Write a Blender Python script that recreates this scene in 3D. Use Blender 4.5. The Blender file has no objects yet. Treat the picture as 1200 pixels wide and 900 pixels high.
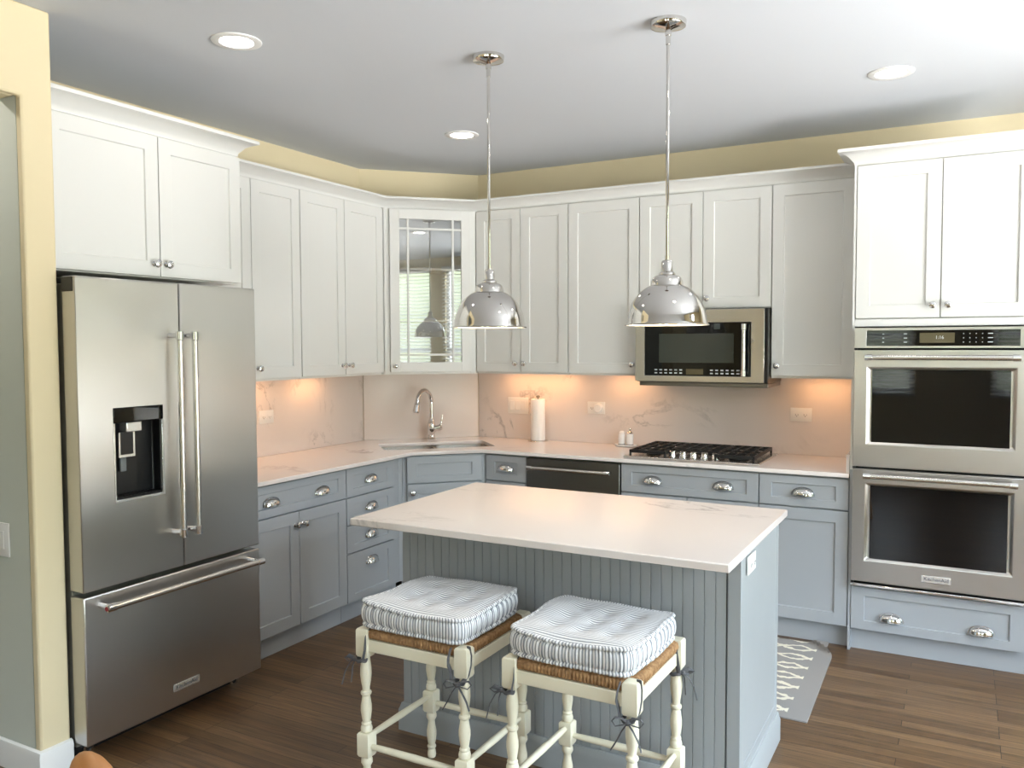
import bpy, bmesh, math, random
from math import sin, cos, pi, radians as R, sqrt
from mathutils import Matrix, Vector
random.seed(4)
S = bpy.context.scene
COL = S.collection

# ------------------------------------------------------------------ camera, sky, light levels, exposure
cam_d = bpy.data.cameras.new('camera'); cam = bpy.data.objects.new('camera', cam_d); COL.objects.link(cam)
CP, YAW, PIT, ROL, FPX = Vector((3.646, -5.1444, 1.5725)), .4966, .0481, -.0034, 977.655
fw = Vector((-sin(YAW)*cos(PIT), cos(YAW)*cos(PIT), -sin(PIT)))
rt = Vector((cos(YAW), sin(YAW), 0)); up = rt.cross(fw)
r2 = rt*cos(ROL)+up*sin(ROL); u2 = up*cos(ROL)-rt*sin(ROL)
cam.matrix_world = Matrix((( r2.x, u2.x, -fw.x, CP.x), (r2.y, u2.y, -fw.y, CP.y), (r2.z, u2.z, -fw.z, CP.z), (0,0,0,1)))
cam_d.sensor_fit = 'HORIZONTAL'; cam_d.sensor_width = 36; cam_d.lens = FPX*36/1200
cam_d.clip_start = .05
S.camera = cam

SKY_STRENGTH = 20.0
CAN_STRENGTH = 30.0
BULB_POWER = 5.0
PUCK_POWER = 0.55
S.view_settings.view_transform = 'Standard'; S.view_settings.look = 'None'
S.view_settings.gamma = 1; S.view_settings.use_curve_mapping = False
S.view_settings.exposure = 0.03

def lin(r, g=None, b=None):
    if g is None: r, g, b = r
    f = lambda c: ((c/255+.055)/1.055)**2.4 if c/255 > .04045 else c/255/12.92
    return (f(r), f(g), f(b), 1)

W = bpy.data.worlds.new('world'); S.world = W; W.use_nodes = True
nt = W.node_tree; nt.nodes.clear()
def N(nt, t, **kw):
    n = nt.nodes.new(t)
    for k, v in kw.items():
        if k.startswith('_'): setattr(n, k[1:], v)
        else:
            k2 = k.replace('__', ' ')
            n.inputs[int(k2[1:]) if k2[0] == 'i' and k2[1:].isdigit() else k2].default_value = v
    return n
def ramp(nt, stops, interp='LINEAR'):
    n = nt.nodes.new('ShaderNodeValToRGB'); cr = n.color_ramp; cr.interpolation = interp
    while len(cr.elements) < len(stops): cr.elements.new(.5)
    for e, (p, c) in zip(cr.elements, stops):
        e.position = p; e.color = c if len(c) == 4 else (*c, 1)
    return n
tc = N(nt, 'ShaderNodeTexCoord'); sep = N(nt, 'ShaderNodeSeparateXYZ'); nt.links.new(tc.outputs['Generated'], sep.inputs[0])
nz = N(nt, 'ShaderNodeTexNoise', Scale=9., Detail=6., Roughness=.7); nt.links.new(tc.outputs['Generated'], nz.inputs['Vector'])
ma = N(nt, 'ShaderNodeMath', _operation='MULTIPLY_ADD', i1=.40, i2=-.20); nt.links.new(nz.outputs[0], ma.inputs[0])
ad = N(nt, 'ShaderNodeMath', _operation='ADD'); nt.links.new(sep.outputs[2], ad.inputs[0]); nt.links.new(ma.outputs[0], ad.inputs[1])
mh = N(nt, 'ShaderNodeMath', _operation='MULTIPLY_ADD', i1=.5, i2=.5)      # elevation -1..1 -> 0..1
rp = ramp(nt, [(0.0, (1.55,1.56,1.56)), (.435, (1.55,1.56,1.56)), (.455, (.20,.22,.17)), (.50, (.09,.11,.07)), (.575, (.17,.20,.13)), (.60, (.74,.87,1.0)), (1, (.74,.88,1.0))])
nt.links.new(ad.outputs[0], mh.inputs[0]); nt.links.new(mh.outputs[0], rp.inputs[0])
bg = N(nt, 'ShaderNodeBackground', Strength=SKY_STRENGTH); nt.links.new(rp.outputs[0], bg.inputs[0])
wo = N(nt, 'ShaderNodeOutputWorld'); nt.links.new(bg.outputs[0], wo.inputs[0])

# ------------------------------------------------------------------ materials
def principled(name, color, rough=.5, metal=0., spec=.5, coat=0., bump=None, var=0., emit=None, aniso=0.):
    m = bpy.data.materials.new(name); m.use_nodes = True; nt = m.node_tree
    b = nt.nodes['Principled BSDF']
    c = lin(color) if max(color) > 1.001 else (*color, 1)
    b.inputs['Base Color'].default_value = c; b.inputs['Roughness'].default_value = rough
    b.inputs['Metallic'].default_value = metal; b.inputs['Specular IOR Level'].default_value = spec
    b.inputs['Coat Weight'].default_value = coat; b.inputs['Coat Roughness'].default_value = .12
    b.inputs['Anisotropic'].default_value = aniso
    tc = N(nt, 'ShaderNodeTexCoord')
    n = N(nt, 'ShaderNodeTexNoise', Scale=6., Detail=4.); nt.links.new(tc.outputs['Object'], n.inputs['Vector'])
    mr = N(nt, 'ShaderNodeMapRange', i3=rough-min(.04, rough*.25), i4=rough+min(.04, rough*.25))
    nt.links.new(n.outputs[0], mr.inputs[0]); nt.links.new(mr.outputs[0], b.inputs['Roughness'])
    if var:
        mx = N(nt, 'ShaderNodeMix', _data_type='RGBA'); mx.inputs[6].default_value = tuple(x*(1-var) for x in c[:3])+(1,)
        mx.inputs[7].default_value = tuple(min(1, x*(1+var)) for x in c[:3])+(1,)
        nt.links.new(n.outputs[0], mx.inputs[0]); nt.links.new(mx.outputs[2], b.inputs['Base Color'])
    if bump:
        bn = N(nt, 'ShaderNodeTexNoise', Scale=bump[0], Detail=3.)
        if len(bump) > 2:
            mp = N(nt, 'ShaderNodeMapping'); mp.inputs['Scale'].default_value = bump[2]
            nt.links.new(tc.outputs['Object'], mp.inputs[0]); nt.links.new(mp.outputs[0], bn.inputs['Vector'])
        else: nt.links.new(tc.outputs['Object'], bn.inputs['Vector'])
        bp = N(nt, 'ShaderNodeBump', Strength=bump[1], Distance=.001)
        nt.links.new(bn.outputs[0], bp.inputs['Height']); nt.links.new(bp.outputs[0], b.inputs['Normal'])
    if aniso:
        tg = N(nt, 'ShaderNodeTangent', _direction_type='RADIAL', _axis='Z'); nt.links.new(tg.outputs[0], b.inputs['Tangent'])
    if emit:
        b.inputs['Emission Color'].default_value = (*emit[0], 1); b.inputs['Emission Strength'].default_value = emit[1]
    return m

M = {}
M['wall'] = principled('cream wall paint', (228, 214, 178), .75, spec=.25, bump=(260, .12))
M['ceiling'] = principled('white ceiling paint', (210, 214, 219), .85, spec=.2, bump=(200, .1))
M['hall'] = principled('grey green wall paint', (206, 210, 200), .75, spec=.25, bump=(260, .12))
M['trim'] = principled('white trim paint', (238, 238, 236), .4)
M['white'] = principled('white cabinet paint', (226, 226, 222), .38, bump=(90, .04))
M['grey'] = principled('blue grey cabinet paint', (168, 173, 178), .4, bump=(90, .04))
M['island'] = principled('blue grey island paint', (160, 165, 167), .42, bump=(90, .04))
M['inside'] = principled('cabinet interior', (205, 200, 190), .6)
M['dark'] = principled('dark shadow gap', (28, 29, 30), .7)
M['steel'] = principled('brushed stainless steel', (.60, .585, .565), .30, 1., bump=(1.0, .02, (.6, .6, 1400)), aniso=.75)
M['steel_h'] = principled('brushed stainless steel trim', (.68, .66, .63), .26, 1., bump=(1.0, .02, (1400, .6, .6)))
M['dsteel'] = principled('dark stainless steel', (.20, .195, .18), .30, 1., bump=(1.0, .02, (.6, .6, 1200)))
M['chrome'] = principled('polished chrome', (.74, .74, .74), .05, 1.)
M['nickel'] = principled('polished nickel', (.68, .66, .63), .03, 1.)
M['caseside'] = principled('grey appliance case', (150, 150, 140), .45, .3)
M['black'] = principled('black plastic', (17, 18, 20), .35)
M['blackglass'] = principled('black oven glass', (6, 7, 9), .025, spec=.5)
M['screen'] = principled('dark microwave screen', (46, 54, 52), .12, spec=.8)
M['iron'] = principled('black cast iron', (22, 22, 23), .5, spec=.5, bump=(300, .2))
M['lcd'] = principled('dim display', (88, 80, 58), .2)
M['print'] = principled('pale printed marks', (190, 195, 195), .5)
M['badgetext'] = principled('dark badge lettering', (70, 72, 74), .4)
M['badge'] = principled('bright badge plate', (.86, .86, .85), .22, .8)
M['plate'] = principled('white switch plate plastic', (238, 236, 232), .35)
M['slot'] = principled('dark slot', (70, 66, 62), .6)
M['paper'] = principled('white paper towel', (246, 244, 240), .9, bump=(120, .6))
M['ceramic'] = principled('white ceramic', (240, 240, 238), .2, coat=.3)
M['cream'] = principled('cream stool paint', (240, 234, 210), .38, var=.04, bump=(40, .15))
M['tie'] = principled('dark grey cotton tie', (92, 92, 94), .9, bump=(400, .5))
M['chairwood'] = principled('honey coloured wood', (196, 132, 74), .35, var=.12, bump=(6, .1, (1, 8, 1)))
M['shadein'] = principled('white enamel lining', (244, 238, 226), .5)
M['bulb'] = principled('warm bulb glass', (255, 244, 225), .3, emit=((1, .82, .58), 9.0))
M['can'] = principled('recessed lamp lens', (255, 250, 240), .4, emit=((1, .93, .84), CAN_STRENGTH))
M['hallfill'] = principled('added hallway fill lens', (255, 250, 240), .4, emit=((1, .95, .88), CAN_STRENGTH*8))  # extra strong lens of the added lamp that lifts the hallway wall
M['puck'] = principled('puck lamp lens', (255, 240, 220), .4, emit=((1, .66, .38), 2.0))
M['slat'] = principled('white blind slat', (240, 240, 238), .45)
M['vinyl'] = principled('white window vinyl', (240, 241, 242), .4)
M['red'] = principled('red end cap', (150, 40, 45), .4)
M['water'] = principled('translucent grey plastic', (112, 118, 120), .25)

def glass_mat(name, refl, tint=(1, 1, 1)):
    m = bpy.data.materials.new(name); m.use_nodes = True; nt = m.node_tree; nt.nodes.clear()
    t = N(nt, 'ShaderNodeBsdfTransparent'); t.inputs[0].default_value = (*tint, 1)
    g = N(nt, 'ShaderNodeBsdfGlossy', Roughness=.0); g.inputs[0].default_value = (.95, .97, .97, 1)
    mx = N(nt, 'ShaderNodeMixShader'); mx.inputs[0].default_value = refl
    fr = N(nt, 'ShaderNodeLayerWeight', Blend=.15); mm = N(nt, 'ShaderNodeMath', _operation='MAXIMUM', i1=refl)
    nt.links.new(fr.outputs[0], mm.inputs[0]); nt.links.new(mm.outputs[0], mx.inputs[0])
    nt.links.new(t.outputs[0], mx.inputs[1]); nt.links.new(g.outputs[0], mx.inputs[2])
    o = N(nt, 'ShaderNodeOutputMaterial'); nt.links.new(mx.outputs[0], o.inputs[0]); return m
M['cabglass'] = glass_mat('mirror bright cabinet glass', .20)
M['winglass'] = glass_mat('clear window glass', .04)

def marble(name, base, vein, scale, patch):
    m = bpy.data.materials.new(name); m.use_nodes = True; nt = m.node_tree; b = nt.nodes['Principled BSDF']; L = nt.links.new
    tc = N(nt, 'ShaderNodeTexCoord')
    mp = N(nt, 'ShaderNodeMapping'); mp.inputs['Rotation'].default_value = (.5, .6, .55); mp.inputs['Scale'].default_value = (1, 1.7, 1.2)
    L(tc.outputs['Object'], mp.inputs[0])
    n1 = N(nt, 'ShaderNodeTexNoise', Scale=scale, Detail=7., Roughness=.62, Distortion=.9); L(mp.outputs[0], n1.inputs['Vector'])
    r1 = ramp(nt, [(.0, (0,0,0)), (.470, (0,0,0)), (.5, (1,1,1)), (.530, (0,0,0)), (1, (0,0,0))]); L(n1.outputs[0], r1.inputs[0])
    n2 = N(nt, 'ShaderNodeTexNoise', Scale=scale*.7, Detail=2., Roughness=.5); L(mp.outputs[0], n2.inputs['Vector'])
    r2_ = ramp(nt, [(patch, (0,0,0)), (patch+.12, (1,1,1))]); L(n2.outputs[0], r2_.inputs[0])
    mu = N(nt, 'ShaderNodeMath', _operation='MULTIPLY'); L(r1.outputs[0], mu.inputs[0]); L(r2_.outputs[0], mu.inputs[1])
    n3 = N(nt, 'ShaderNodeTexNoise', Scale=60., Detail=3.); L(tc.outputs['Object'], n3.inputs['Vector'])
    mu2 = N(nt, 'ShaderNodeMath', _operation='MULTIPLY'); L(mu.outputs[0], mu2.inputs[0]); L(n3.outputs[0], mu2.inputs[1])
    mx = N(nt, 'ShaderNodeMix', _data_type='RGBA'); mx.inputs[6].default_value = lin(base); mx.inputs[7].default_value = lin(vein)
    L(mu2.outputs[0], mx.inputs[0]); L(mx.outputs[2], b.inputs['Base Color'])
    b.inputs['Roughness'].default_value = .12; b.inputs['Specular IOR Level'].default_value = .5
    return m
M['marble'] = marble('white marble with faint veins', (233, 225, 220), (150, 144, 140), 2.3, .57)
M['splash'] = marble('white marble with grey veins', (224, 214, 207), (108, 104, 102), 2.2, .53)

def floor_mat():
    m = bpy.data.materials.new('dark stained oak planks'); m.use_nodes = True; nt = m.node_tree; b = nt.nodes['Principled BSDF']; L = nt.links.new
    tc = N(nt, 'ShaderNodeTexCoord')
    br = N(nt, 'ShaderNodeTexBrick', _offset=.37, _offset_frequency=3, _squash=1.0)
    br.inputs['Scale'].default_value = 1; br.inputs['Brick Width'].default_value = .95; br.inputs['Row Height'].default_value = .060
    br.inputs['Mortar Size'].default_value = .0012; br.inputs['Mortar Smooth'].default_value = .1; br.inputs['Bias'].default_value = 0
    br.inputs['Color1'].default_value = (0, 0, 0, 1); br.inputs['Color2'].default_value = (1, 1, 1, 1); br.inputs['Mortar'].default_value = (.5, .5, .5, 1)
    L(tc.outputs['Object'], br.inputs['Vector'])
    tone = ramp(nt, [(0, lin(100, 74, 50)), (.5, lin(114, 87, 59)), (1, lin(128, 100, 70))]); L(br.outputs['Color'], tone.inputs[0])
    mp = N(nt, 'ShaderNodeMapping'); mp.inputs['Scale'].default_value = (1.5, 38, 1); L(tc.outputs['Object'], mp.inputs[0])
    ofs = N(nt, 'ShaderNodeVectorMath', _operation='ADD'); L(mp.outputs[0], ofs.inputs[0])
    sc = N(nt, 'ShaderNodeVectorMath', _operation='SCALE', Scale=13.); L(br.outputs['Color'], sc.inputs[0]); L(sc.outputs[0], ofs.inputs[1])
    n = N(nt, 'ShaderNodeTexNoise', Scale=2.2, Detail=6., Roughness=.65, Distortion=.8); L(ofs.outputs[0], n.inputs['Vector'])
    gr = ramp(nt, [(.25, (.36,.34,.33)), (.5, (.86,.86,.86)), (.75, (1.42,1.42,1.38))]); L(n.outputs[0], gr.inputs[0])
    mx = N(nt, 'ShaderNodeMix', _data_type='RGBA', _blend_type='MULTIPLY'); mx.inputs[0].default_value = 1
    L(tone.outputs[0], mx.inputs[6]); L(gr.outputs[0], mx.inputs[7])
    gap = N(nt, 'ShaderNodeMix', _data_type='RGBA'); L(br.outputs['Fac'], gap.inputs[0]); L(mx.outputs[2], gap.inputs[6]); gap.inputs[7].default_value = lin(34, 24, 18)
    L(gap.outputs[2], b.inputs['Base Color'])
    rr = N(nt, 'ShaderNodeMapRange', i3=.26, i4=.44); L(n.outputs[0], rr.inputs[0]); L(rr.outputs[0], b.inputs['Roughness'])
    bp = N(nt, 'ShaderNodeBump', Strength=.25, Distance=.002); ad = N(nt, 'ShaderNodeMath', _operation='MULTIPLY_ADD', i1=-1., i2=0.)
    L(br.outputs['Fac'], ad.inputs[0]); ad2 = N(nt, 'ShaderNodeMath', _operation='MULTIPLY_ADD', i1=.25); L(n.outputs[0], ad2.inputs[0]); L(ad.outputs[0], ad2.inputs[2])
    L(ad2.outputs[0], bp.inputs['Height']); L(bp.outputs[0], b.inputs['Normal'])
    return m
M['floor'] = floor_mat()

def stripe_mat():       # ticking: u of the UV map runs across the stripes, in metres
    m = bpy.data.materials.new('grey and white ticking'); m.use_nodes = True; nt = m.node_tree; b = nt.nodes['Principled BSDF']; L = nt.links.new
    uv = N(nt, 'ShaderNodeUVMap'); sp = N(nt, 'ShaderNodeSeparateXYZ'); L(uv.outputs[0], sp.inputs[0])
    nz = N(nt, 'ShaderNodeTexNoise', Scale=30., Detail=2.); L(uv.outputs[0], nz.inputs['Vector'])
    a = N(nt, 'ShaderNodeMath', _operation='MULTIPLY_ADD', i1=.002); L(nz.outputs[0], a.inputs[0]); L(sp.outputs[0], a.inputs[2])
    d = N(nt, 'ShaderNodeMath', _operation='DIVIDE', i1=.0105); L(a.outputs[0], d.inputs[0])
    f = N(nt, 'ShaderNodeMath', _operation='FRACT'); L(d.outputs[0], f.inputs[0])
    rp = ramp(nt, [(0, lin(236,236,236)), (.52, lin(236,236,236)), (.58, lin(138,141,147)), (.93, lin(138,141,147)), (.99, lin(236,236,236))]); L(f.outputs[0], rp.inputs[0])
    L(rp.outputs[0], b.inputs['Base Color']); b.inputs['Roughness'].default_value = .9; b.inputs['Specular IOR Level'].default_value = .2
    b.inputs['Sheen Weight'].default_value = .2
    return m
M['ticking'] = stripe_mat()

def rush_mat():
    m = bpy.data.materials.new('woven rush'); m.use_nodes = True; nt = m.node_tree; b = nt.nodes['Principled BSDF']; L = nt.links.new
    tc = N(nt, 'ShaderNodeTexCoord'); n = N(nt, 'ShaderNodeTexNoise', Scale=70., Detail=3.); L(tc.outputs['Object'], n.inputs['Vector'])
    rp = ramp(nt, [(.3, lin(128, 94, 60)), (.5, lin(158, 120, 80)), (.7, lin(184, 146, 102))]); L(n.outputs[0], rp.inputs[0])
    L(rp.outputs[0], b.inputs['Base Color']); b.inputs['Roughness'].default_value = .75
    bp = N(nt, 'ShaderNodeBump', Strength=.5, Distance=.001); L(n.outputs[0], bp.inputs['Height']); L(bp.outputs[0], b.inputs['Normal'])
    return m
M['rush'] = rush_mat()

# ------------------------------------------------------------------ geometry helpers
MW = {}                                  # world matrices of the empties
class MB:
    def __init__(s): s.v, s.f, s.m, s.uv = [], [], [], {}
    def add(s, vs, fs, m=0):
        o = len(s.v); s.v += [tuple(v) for v in vs]
        for f in fs: s.f.append([o+i for i in f]); s.m.append(m)
        return o
    def box(s, x0, x1, y0, y1, z0, z1, m=0):
        if x0 > x1: x0, x1 = x1, x0
        if y0 > y1: y0, y1 = y1, y0
        if z0 > z1: z0, z1 = z1, z0
        s.add([(x0,y0,z0),(x1,y0,z0),(x1,y1,z0),(x0,y1,z0),(x0,y0,z1),(x1,y0,z1),(x1,y1,z1),(x0,y1,z1)],
              [(3,2,1,0),(4,5,6,7),(0,1,5,4),(1,2,6,5),(2,3,7,6),(3,0,4,7)], m); return s
    def prism(s, poly, z0, z1, m=0):     # poly counter-clockwise in plan
        n = len(poly)
        s.add([(x,y,z0) for x,y in poly]+[(x,y,z1) for x,y in poly],
              [tuple(range(n))[::-1], tuple(range(n,2*n))]+[(i,(i+1)%n,n+(i+1)%n,n+i) for i in range(n)], m); return s
    def lathe(s, prof, seg=32, c=(0,0,0), axis='z', m=0, closed=False):
        vs, fs = [], []; n = len(prof)
        for i in range(seg):
            a = 2*pi*i/seg
            for r, h in prof:
                x, y = r*cos(a), r*sin(a)
                p = (x, y, h) if axis == 'z' else ((x, -h, y) if axis == '-y' else (h, x, y))
                vs.append((c[0]+p[0], c[1]+p[1], c[2]+p[2]))
        for i in range(seg):
            j = (i+1) % seg
            for k in range(n if closed else n-1):
                k2 = (k+1) % n
                fs.append((i*n+k, j*n+k, j*n+k2, i*n+k2))
        if not closed:
            if prof[0][0] > 1e-6: fs.append(tuple(i*n for i in range(seg))[::-1])
            if prof[-1][0] > 1e-6: fs.append(tuple(i*n+n-1 for i in range(seg)))
        s.add(vs, fs, m); return s
    def tube(s, pts, r, seg=10, m=0, flat=None, ref=None):   # flat: second radius for a ribbon
        pts = [Vector(p) for p in pts]; n = len(pts); vs, fs = [], []
        prev = None
        for i, p in enumerate(pts):
            t = (pts[min(i+1, n-1)]-pts[max(i-1, 0)]).normalized()
            if prev is None:
                a = Vector(ref) if ref is not None else (Vector((0,0,1)) if abs(t.z) < .9 else Vector((1,0,0)))
            else: a = prev
            a = (a-t*a.dot(t)).normalized(); prev = a; b = t.cross(a)
            rr = r[i] if isinstance(r, (list, tuple)) else r
            r_b = rr if flat is None else flat
            for k in range(seg):
                q = 2*pi*k/seg; vs.append(p+a*(rr*cos(q))+b*(r_b*sin(q)))
        for i in range(n-1):
            for k in range(seg):
                k2 = (k+1) % seg; fs.append((i*seg+k, i*seg+k2, (i+1)*seg+k2, (i+1)*seg+k))
        fs.append(tuple(range(seg))[::-1]); fs.append(tuple((n-1)*seg+k for k in range(seg)))
        s.add(vs, fs, m); return s
    def sweep(s, path, prof, m=0):       # plan path; prof (out to the right of travel, z), closed section
        n = len(path); k = len(prof); vs, fs = [], []
        P = [Vector(p) for p in path]
        for i in range(n):
            d0 = (P[i]-P[i-1]).normalized() if i else None
            d1 = (P[i+1]-P[i]).normalized() if i < n-1 else None
            if d0 is None: d0 = d1
            if d1 is None: d1 = d0
            n0, n1 = Vector((d0.y, -d0.x)), Vector((d1.y, -d1.x))
            b = (n0+n1).normalized(); b = b/max(.2, b.dot(n0))
            for o, z in prof: vs.append((P[i].x+b.x*o, P[i].y+b.y*o, z))
        for i in range(n-1):
            for j in range(k):
                j2 = (j+1) % k; fs.append((i*k+j, i*k+j2, (i+1)*k+j2, (i+1)*k+j))
        fs.append(tuple(range(k))); fs.append(tuple((n-1)*k+j for j in range(k))[::-1])
        s.add(vs, fs, m); return s
    def ring_panel(s, x0, x1, z0, z1, y0, th, h, rec, m=0, mp=None, slope=0., open_back=False):
        # slab whose front (y=y0) has a recess h=(hx0,hx1,hz0,hz1) of depth rec; mp = material of the recess
        mp = m if mp is None else mp; a, b_, c, d = h; q = slope
        vs = [(x0,y0,z0),(x1,y0,z0),(x1,y0,z1),(x0,y0,z1), (a,y0,c),(b_,y0,c),(b_,y0,d),(a,y0,d),
              (a+q,y0+rec,c+q),(b_-q,y0+rec,c+q),(b_-q,y0+rec,d-q),(a+q,y0+rec,d-q),
              (x0,y0+th,z0),(x1,y0+th,z0),(x1,y0+th,z1),(x0,y0+th,z1)]
        o = s.add(vs, [(0,1,5,4),(1,2,6,5),(2,3,7,6),(3,0,4,7), (12,13,1,0),(13,14,2,1),(14,15,3,2),(15,12,0,3),(15,14,13,12)], m)
        for f in [(4,5,9,8),(5,6,10,9),(6,7,11,10),(7,4,8,11)]: s.f.append([o+i for i in f]); s.m.append(mp)
        s.f.append([o+i for i in (8,9,10,11)]); s.m.append(mp); return s
    def move(s, mat, start=0):
        for i in range(start, len(s.v)): s.v[i] = tuple(mat @ Vector(s.v[i]))
        return s
    def build(s, name, mats, parent=None, world=False, bevel=0., angle=38, sub=0, kind=None, label=None):
        me = bpy.data.meshes.new(name)
        vs = s.v
        if world and parent is not None:
            inv = MW[parent.name].inverted(); vs = [tuple(inv @ Vector(v)) for v in vs]
        me.from_pydata(vs, [], s.f)
        for mt in (mats if isinstance(mats, (list, tuple)) else [mats]): me.materials.append(M[mt])
        me.polygons.foreach_set('material_index', s.m)
        me.polygons.foreach_set('use_smooth', [True]*len(s.f))
        if s.uv:
            ul = me.uv_layers.new(name='UVMap'); li = 0
            for fi, p in enumerate(me.polygons):
                uvs = s.uv.get(fi)
                for k, l in enumerate(p.loop_indices):
                    if uvs: ul.data[l].uv = uvs[k]
        bm = bmesh.new(); bm.from_mesh(me); bmesh.ops.recalc_face_normals(bm, faces=bm.faces); bm.to_mesh(me); bm.free()
        me.set_sharp_from_angle(angle=R(angle))
        o = bpy.data.objects.new(name, me); COL.objects.link(o)
        if parent is not None: o.parent = parent
        if bevel:
            bv = o.modifiers.new('bevel', 'BEVEL'); bv.width = bevel; bv.segments = 2; bv.limit_method = 'ANGLE'; bv.angle_limit = R(40)
        if sub:
            sb = o.modifiers.new('sub', 'SUBSURF'); sb.levels = sub; sb.render_levels = sub
        if kind: o['kind'] = kind
        if label: o['label'] = label
        return o

def tag(o, label, cat, group=None, kind=None):
    o['label'] = label; o['category'] = cat
    if group: o['group'] = group
    if kind: o['kind'] = kind
    return o
def thing(name, label, cat, loc=(0,0,0), rot=0., group=None):
    o = bpy.data.objects.new(name, None); COL.objects.link(o); o.empty_display_size = .1
    o.location = loc; o.rotation_euler = (0, 0, rot)
    MW[o.name] = Matrix.Translation(loc) @ Matrix.Rotation(rot, 4, 'Z')
    return tag(o, label, cat, group)
def struct(o):
    o['kind'] = 'structure'; return o
def copy_tree(o, parent=None):
    c = o.copy(); COL.objects.link(c)
    if parent is not None: c.parent = parent
    for ch in list(o.children): copy_tree(ch, c)
    return c
def text(body, size, parent, M4, mat, name='lettering', extrude=.0006):
    cu = bpy.data.curves.new('t', 'FONT'); cu.body = body; cu.size = size; cu.align_x = 'CENTER'; cu.align_y = 'CENTER'; cu.extrude = extrude
    t = bpy.data.objects.new('t', cu); COL.objects.link(t)
    dg = bpy.context.evaluated_depsgraph_get(); me = bpy.data.meshes.new_from_object(t.evaluated_get(dg))
    bpy.data.objects.remove(t); me.transform(M4)
    me.materials.clear(); me.materials.append(M[mat])
    o = bpy.data.objects.new(name, me); COL.objects.link(o); o.parent = parent; return o
FRONT = Matrix.Rotation(pi/2, 4, 'X')    # text lying in XZ, readable from -y

# ------------------------------------------------------------------ dimensions
ZC = 2.766; CT = .91; CB = .888
XB, YB = .635, -.623; XU, YU = .333, -.345
ZU0, ZU1 = 1.387, 2.448; ZD = .7165; ZBOT = .116
RX, RY = 5.6, -7.5                       # right wall, rear wall

# ------------------------------------------------------------------ room shell
def slab(name, boxes, mat, bevel=0):
    m = MB()
    for b in boxes: m.box(*b)
    return struct(m.build(name, mat, bevel=bevel))
slab('floor', [(-2.1, RX+.15, RY-.15, .15, -.1, 0)], 'floor')
slab('ceiling', [(-2.1, RX+.15, RY-.15, .15, ZC, ZC+.1)], 'ceiling')
slab('wall_left', [(-.12, 0, -3.247, .12, 0, ZC)], 'wall')
slab('wall_back', [(0, RX+.12, 0, .12, 0, ZC)], 'wall')
struct(MB().prism([(0, -.59), (.59, 0), (0, 0)], 0, ZC).build('wall_corner', 'wall'))
slab('wall_hall', [(-2, .70, -3.36, -3.247, 0, ZC)], 'hall')
YE = -3.247                              # end of the yellow wall beside the fridge
m = MB().prism([(RY, 0), (-4.9, 0), (-4.9, 2.446), (-3.362, 2.446), (-3.362, 0), (YE, 0), (YE, ZC), (RY, ZC)], .7005, .735)
m.v = [(z, x, y) for x, y, z in m.v]
m.box(.60, .700, -4.9, -3.362, 2.446, ZC).box(.60, .700, RY, -4.9, 0, ZC)
struct(m.build('wall_entry', 'wall', bevel=.008))
slab('wall_hall_end', [(-2.1, -2, -4.9, -3.238, 0, ZC), (-2, .60, -4.95, -4.9, 0, ZC)], 'hall')
m = MB().sweep([(-2, -3.362), (.735, -3.362), (.735, YE+.002)], [(0,0),(.014,0),(.014,.085),(.010,.10),(0,.105)])
struct(m.build('baseboard_left', 'trim'))

# right wall with its row of windows, rear wall with two windows
WR = [(-4.98, -4.22), (-3.97, -3.12), (-2.90, -2.12), (-2.02, -1.46)]
WZ0, WZ1 = .35, 2.62
bx = [(RX, RX+.12, RY, .12, 0, WZ0), (RX, RX+.12, RY, .12, WZ1, ZC)]
ys = [RY]+[v for w in WR for v in w]+[.12]
for i in range(0, len(ys), 2): bx.append((RX, RX+.12, ys[i], ys[i+1], WZ0, WZ1))
slab('wall_right', bx, 'wall')
WB = [(2.35, 3.10), (3.95, 4.75)]; BZ0, BZ1 = .95, 2.4
bx = [(.6, RX+.12, RY-.12, RY, 0, BZ0), (.6, RX+.12, RY-.12, RY, BZ1, ZC)]
xs = [.6]+[v for w in WB for v in w]+[RX+.12]
for i in range(0, len(xs), 2): bx.append((xs[i], xs[i+1], RY-.12, RY, BZ0, BZ1))
slab('wall_rear', bx, 'wall')
def window(n, u0, u1, z0, z1, place):
    """frame + mid rail + pane in a local frame: x along the wall, y=0 room face, +y outwards"""
    o = bpy.data.objects.new('window_%d' % n, None); COL.objects.link(o); o['kind'] = 'structure'
    T = place; MW[o.name] = Matrix.Identity(4)
    m = MB(); w = .045
    for b in [(u0,u0+w,z0,z1),(u1-w,u1,z0,z1),(u0+w,u1-w,z0,z0+w),(u0+w,u1-w,z1-w,z1),(u0+w,u1-w,(z0+z1)/2-.02,(z0+z1)/2+.02)]:
        m.box(b[0], b[1], .04, .09, b[2], b[3])
    m.move(T).build('window_frame', 'vinyl', o)
    MB().box(u0+w, u1-w, .063, .067, z0+w, z1-w).move(T).build('window_pane', 'winglass', o)
    L = bpy.data.lights.new('portal', 'AREA'); L.shape = 'RECTANGLE'; L.size = u1-u0; L.size_y = z1-z0; L.cycles.is_portal = True
    lo = bpy.data.objects.new('daylight_opening', L); COL.objects.link(lo)
    lo.matrix_world = T @ Matrix.Translation(((u0+u1)/2, .11, (z0+z1)/2)) @ Matrix.Rotation(-pi/2, 4, 'X')
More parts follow.
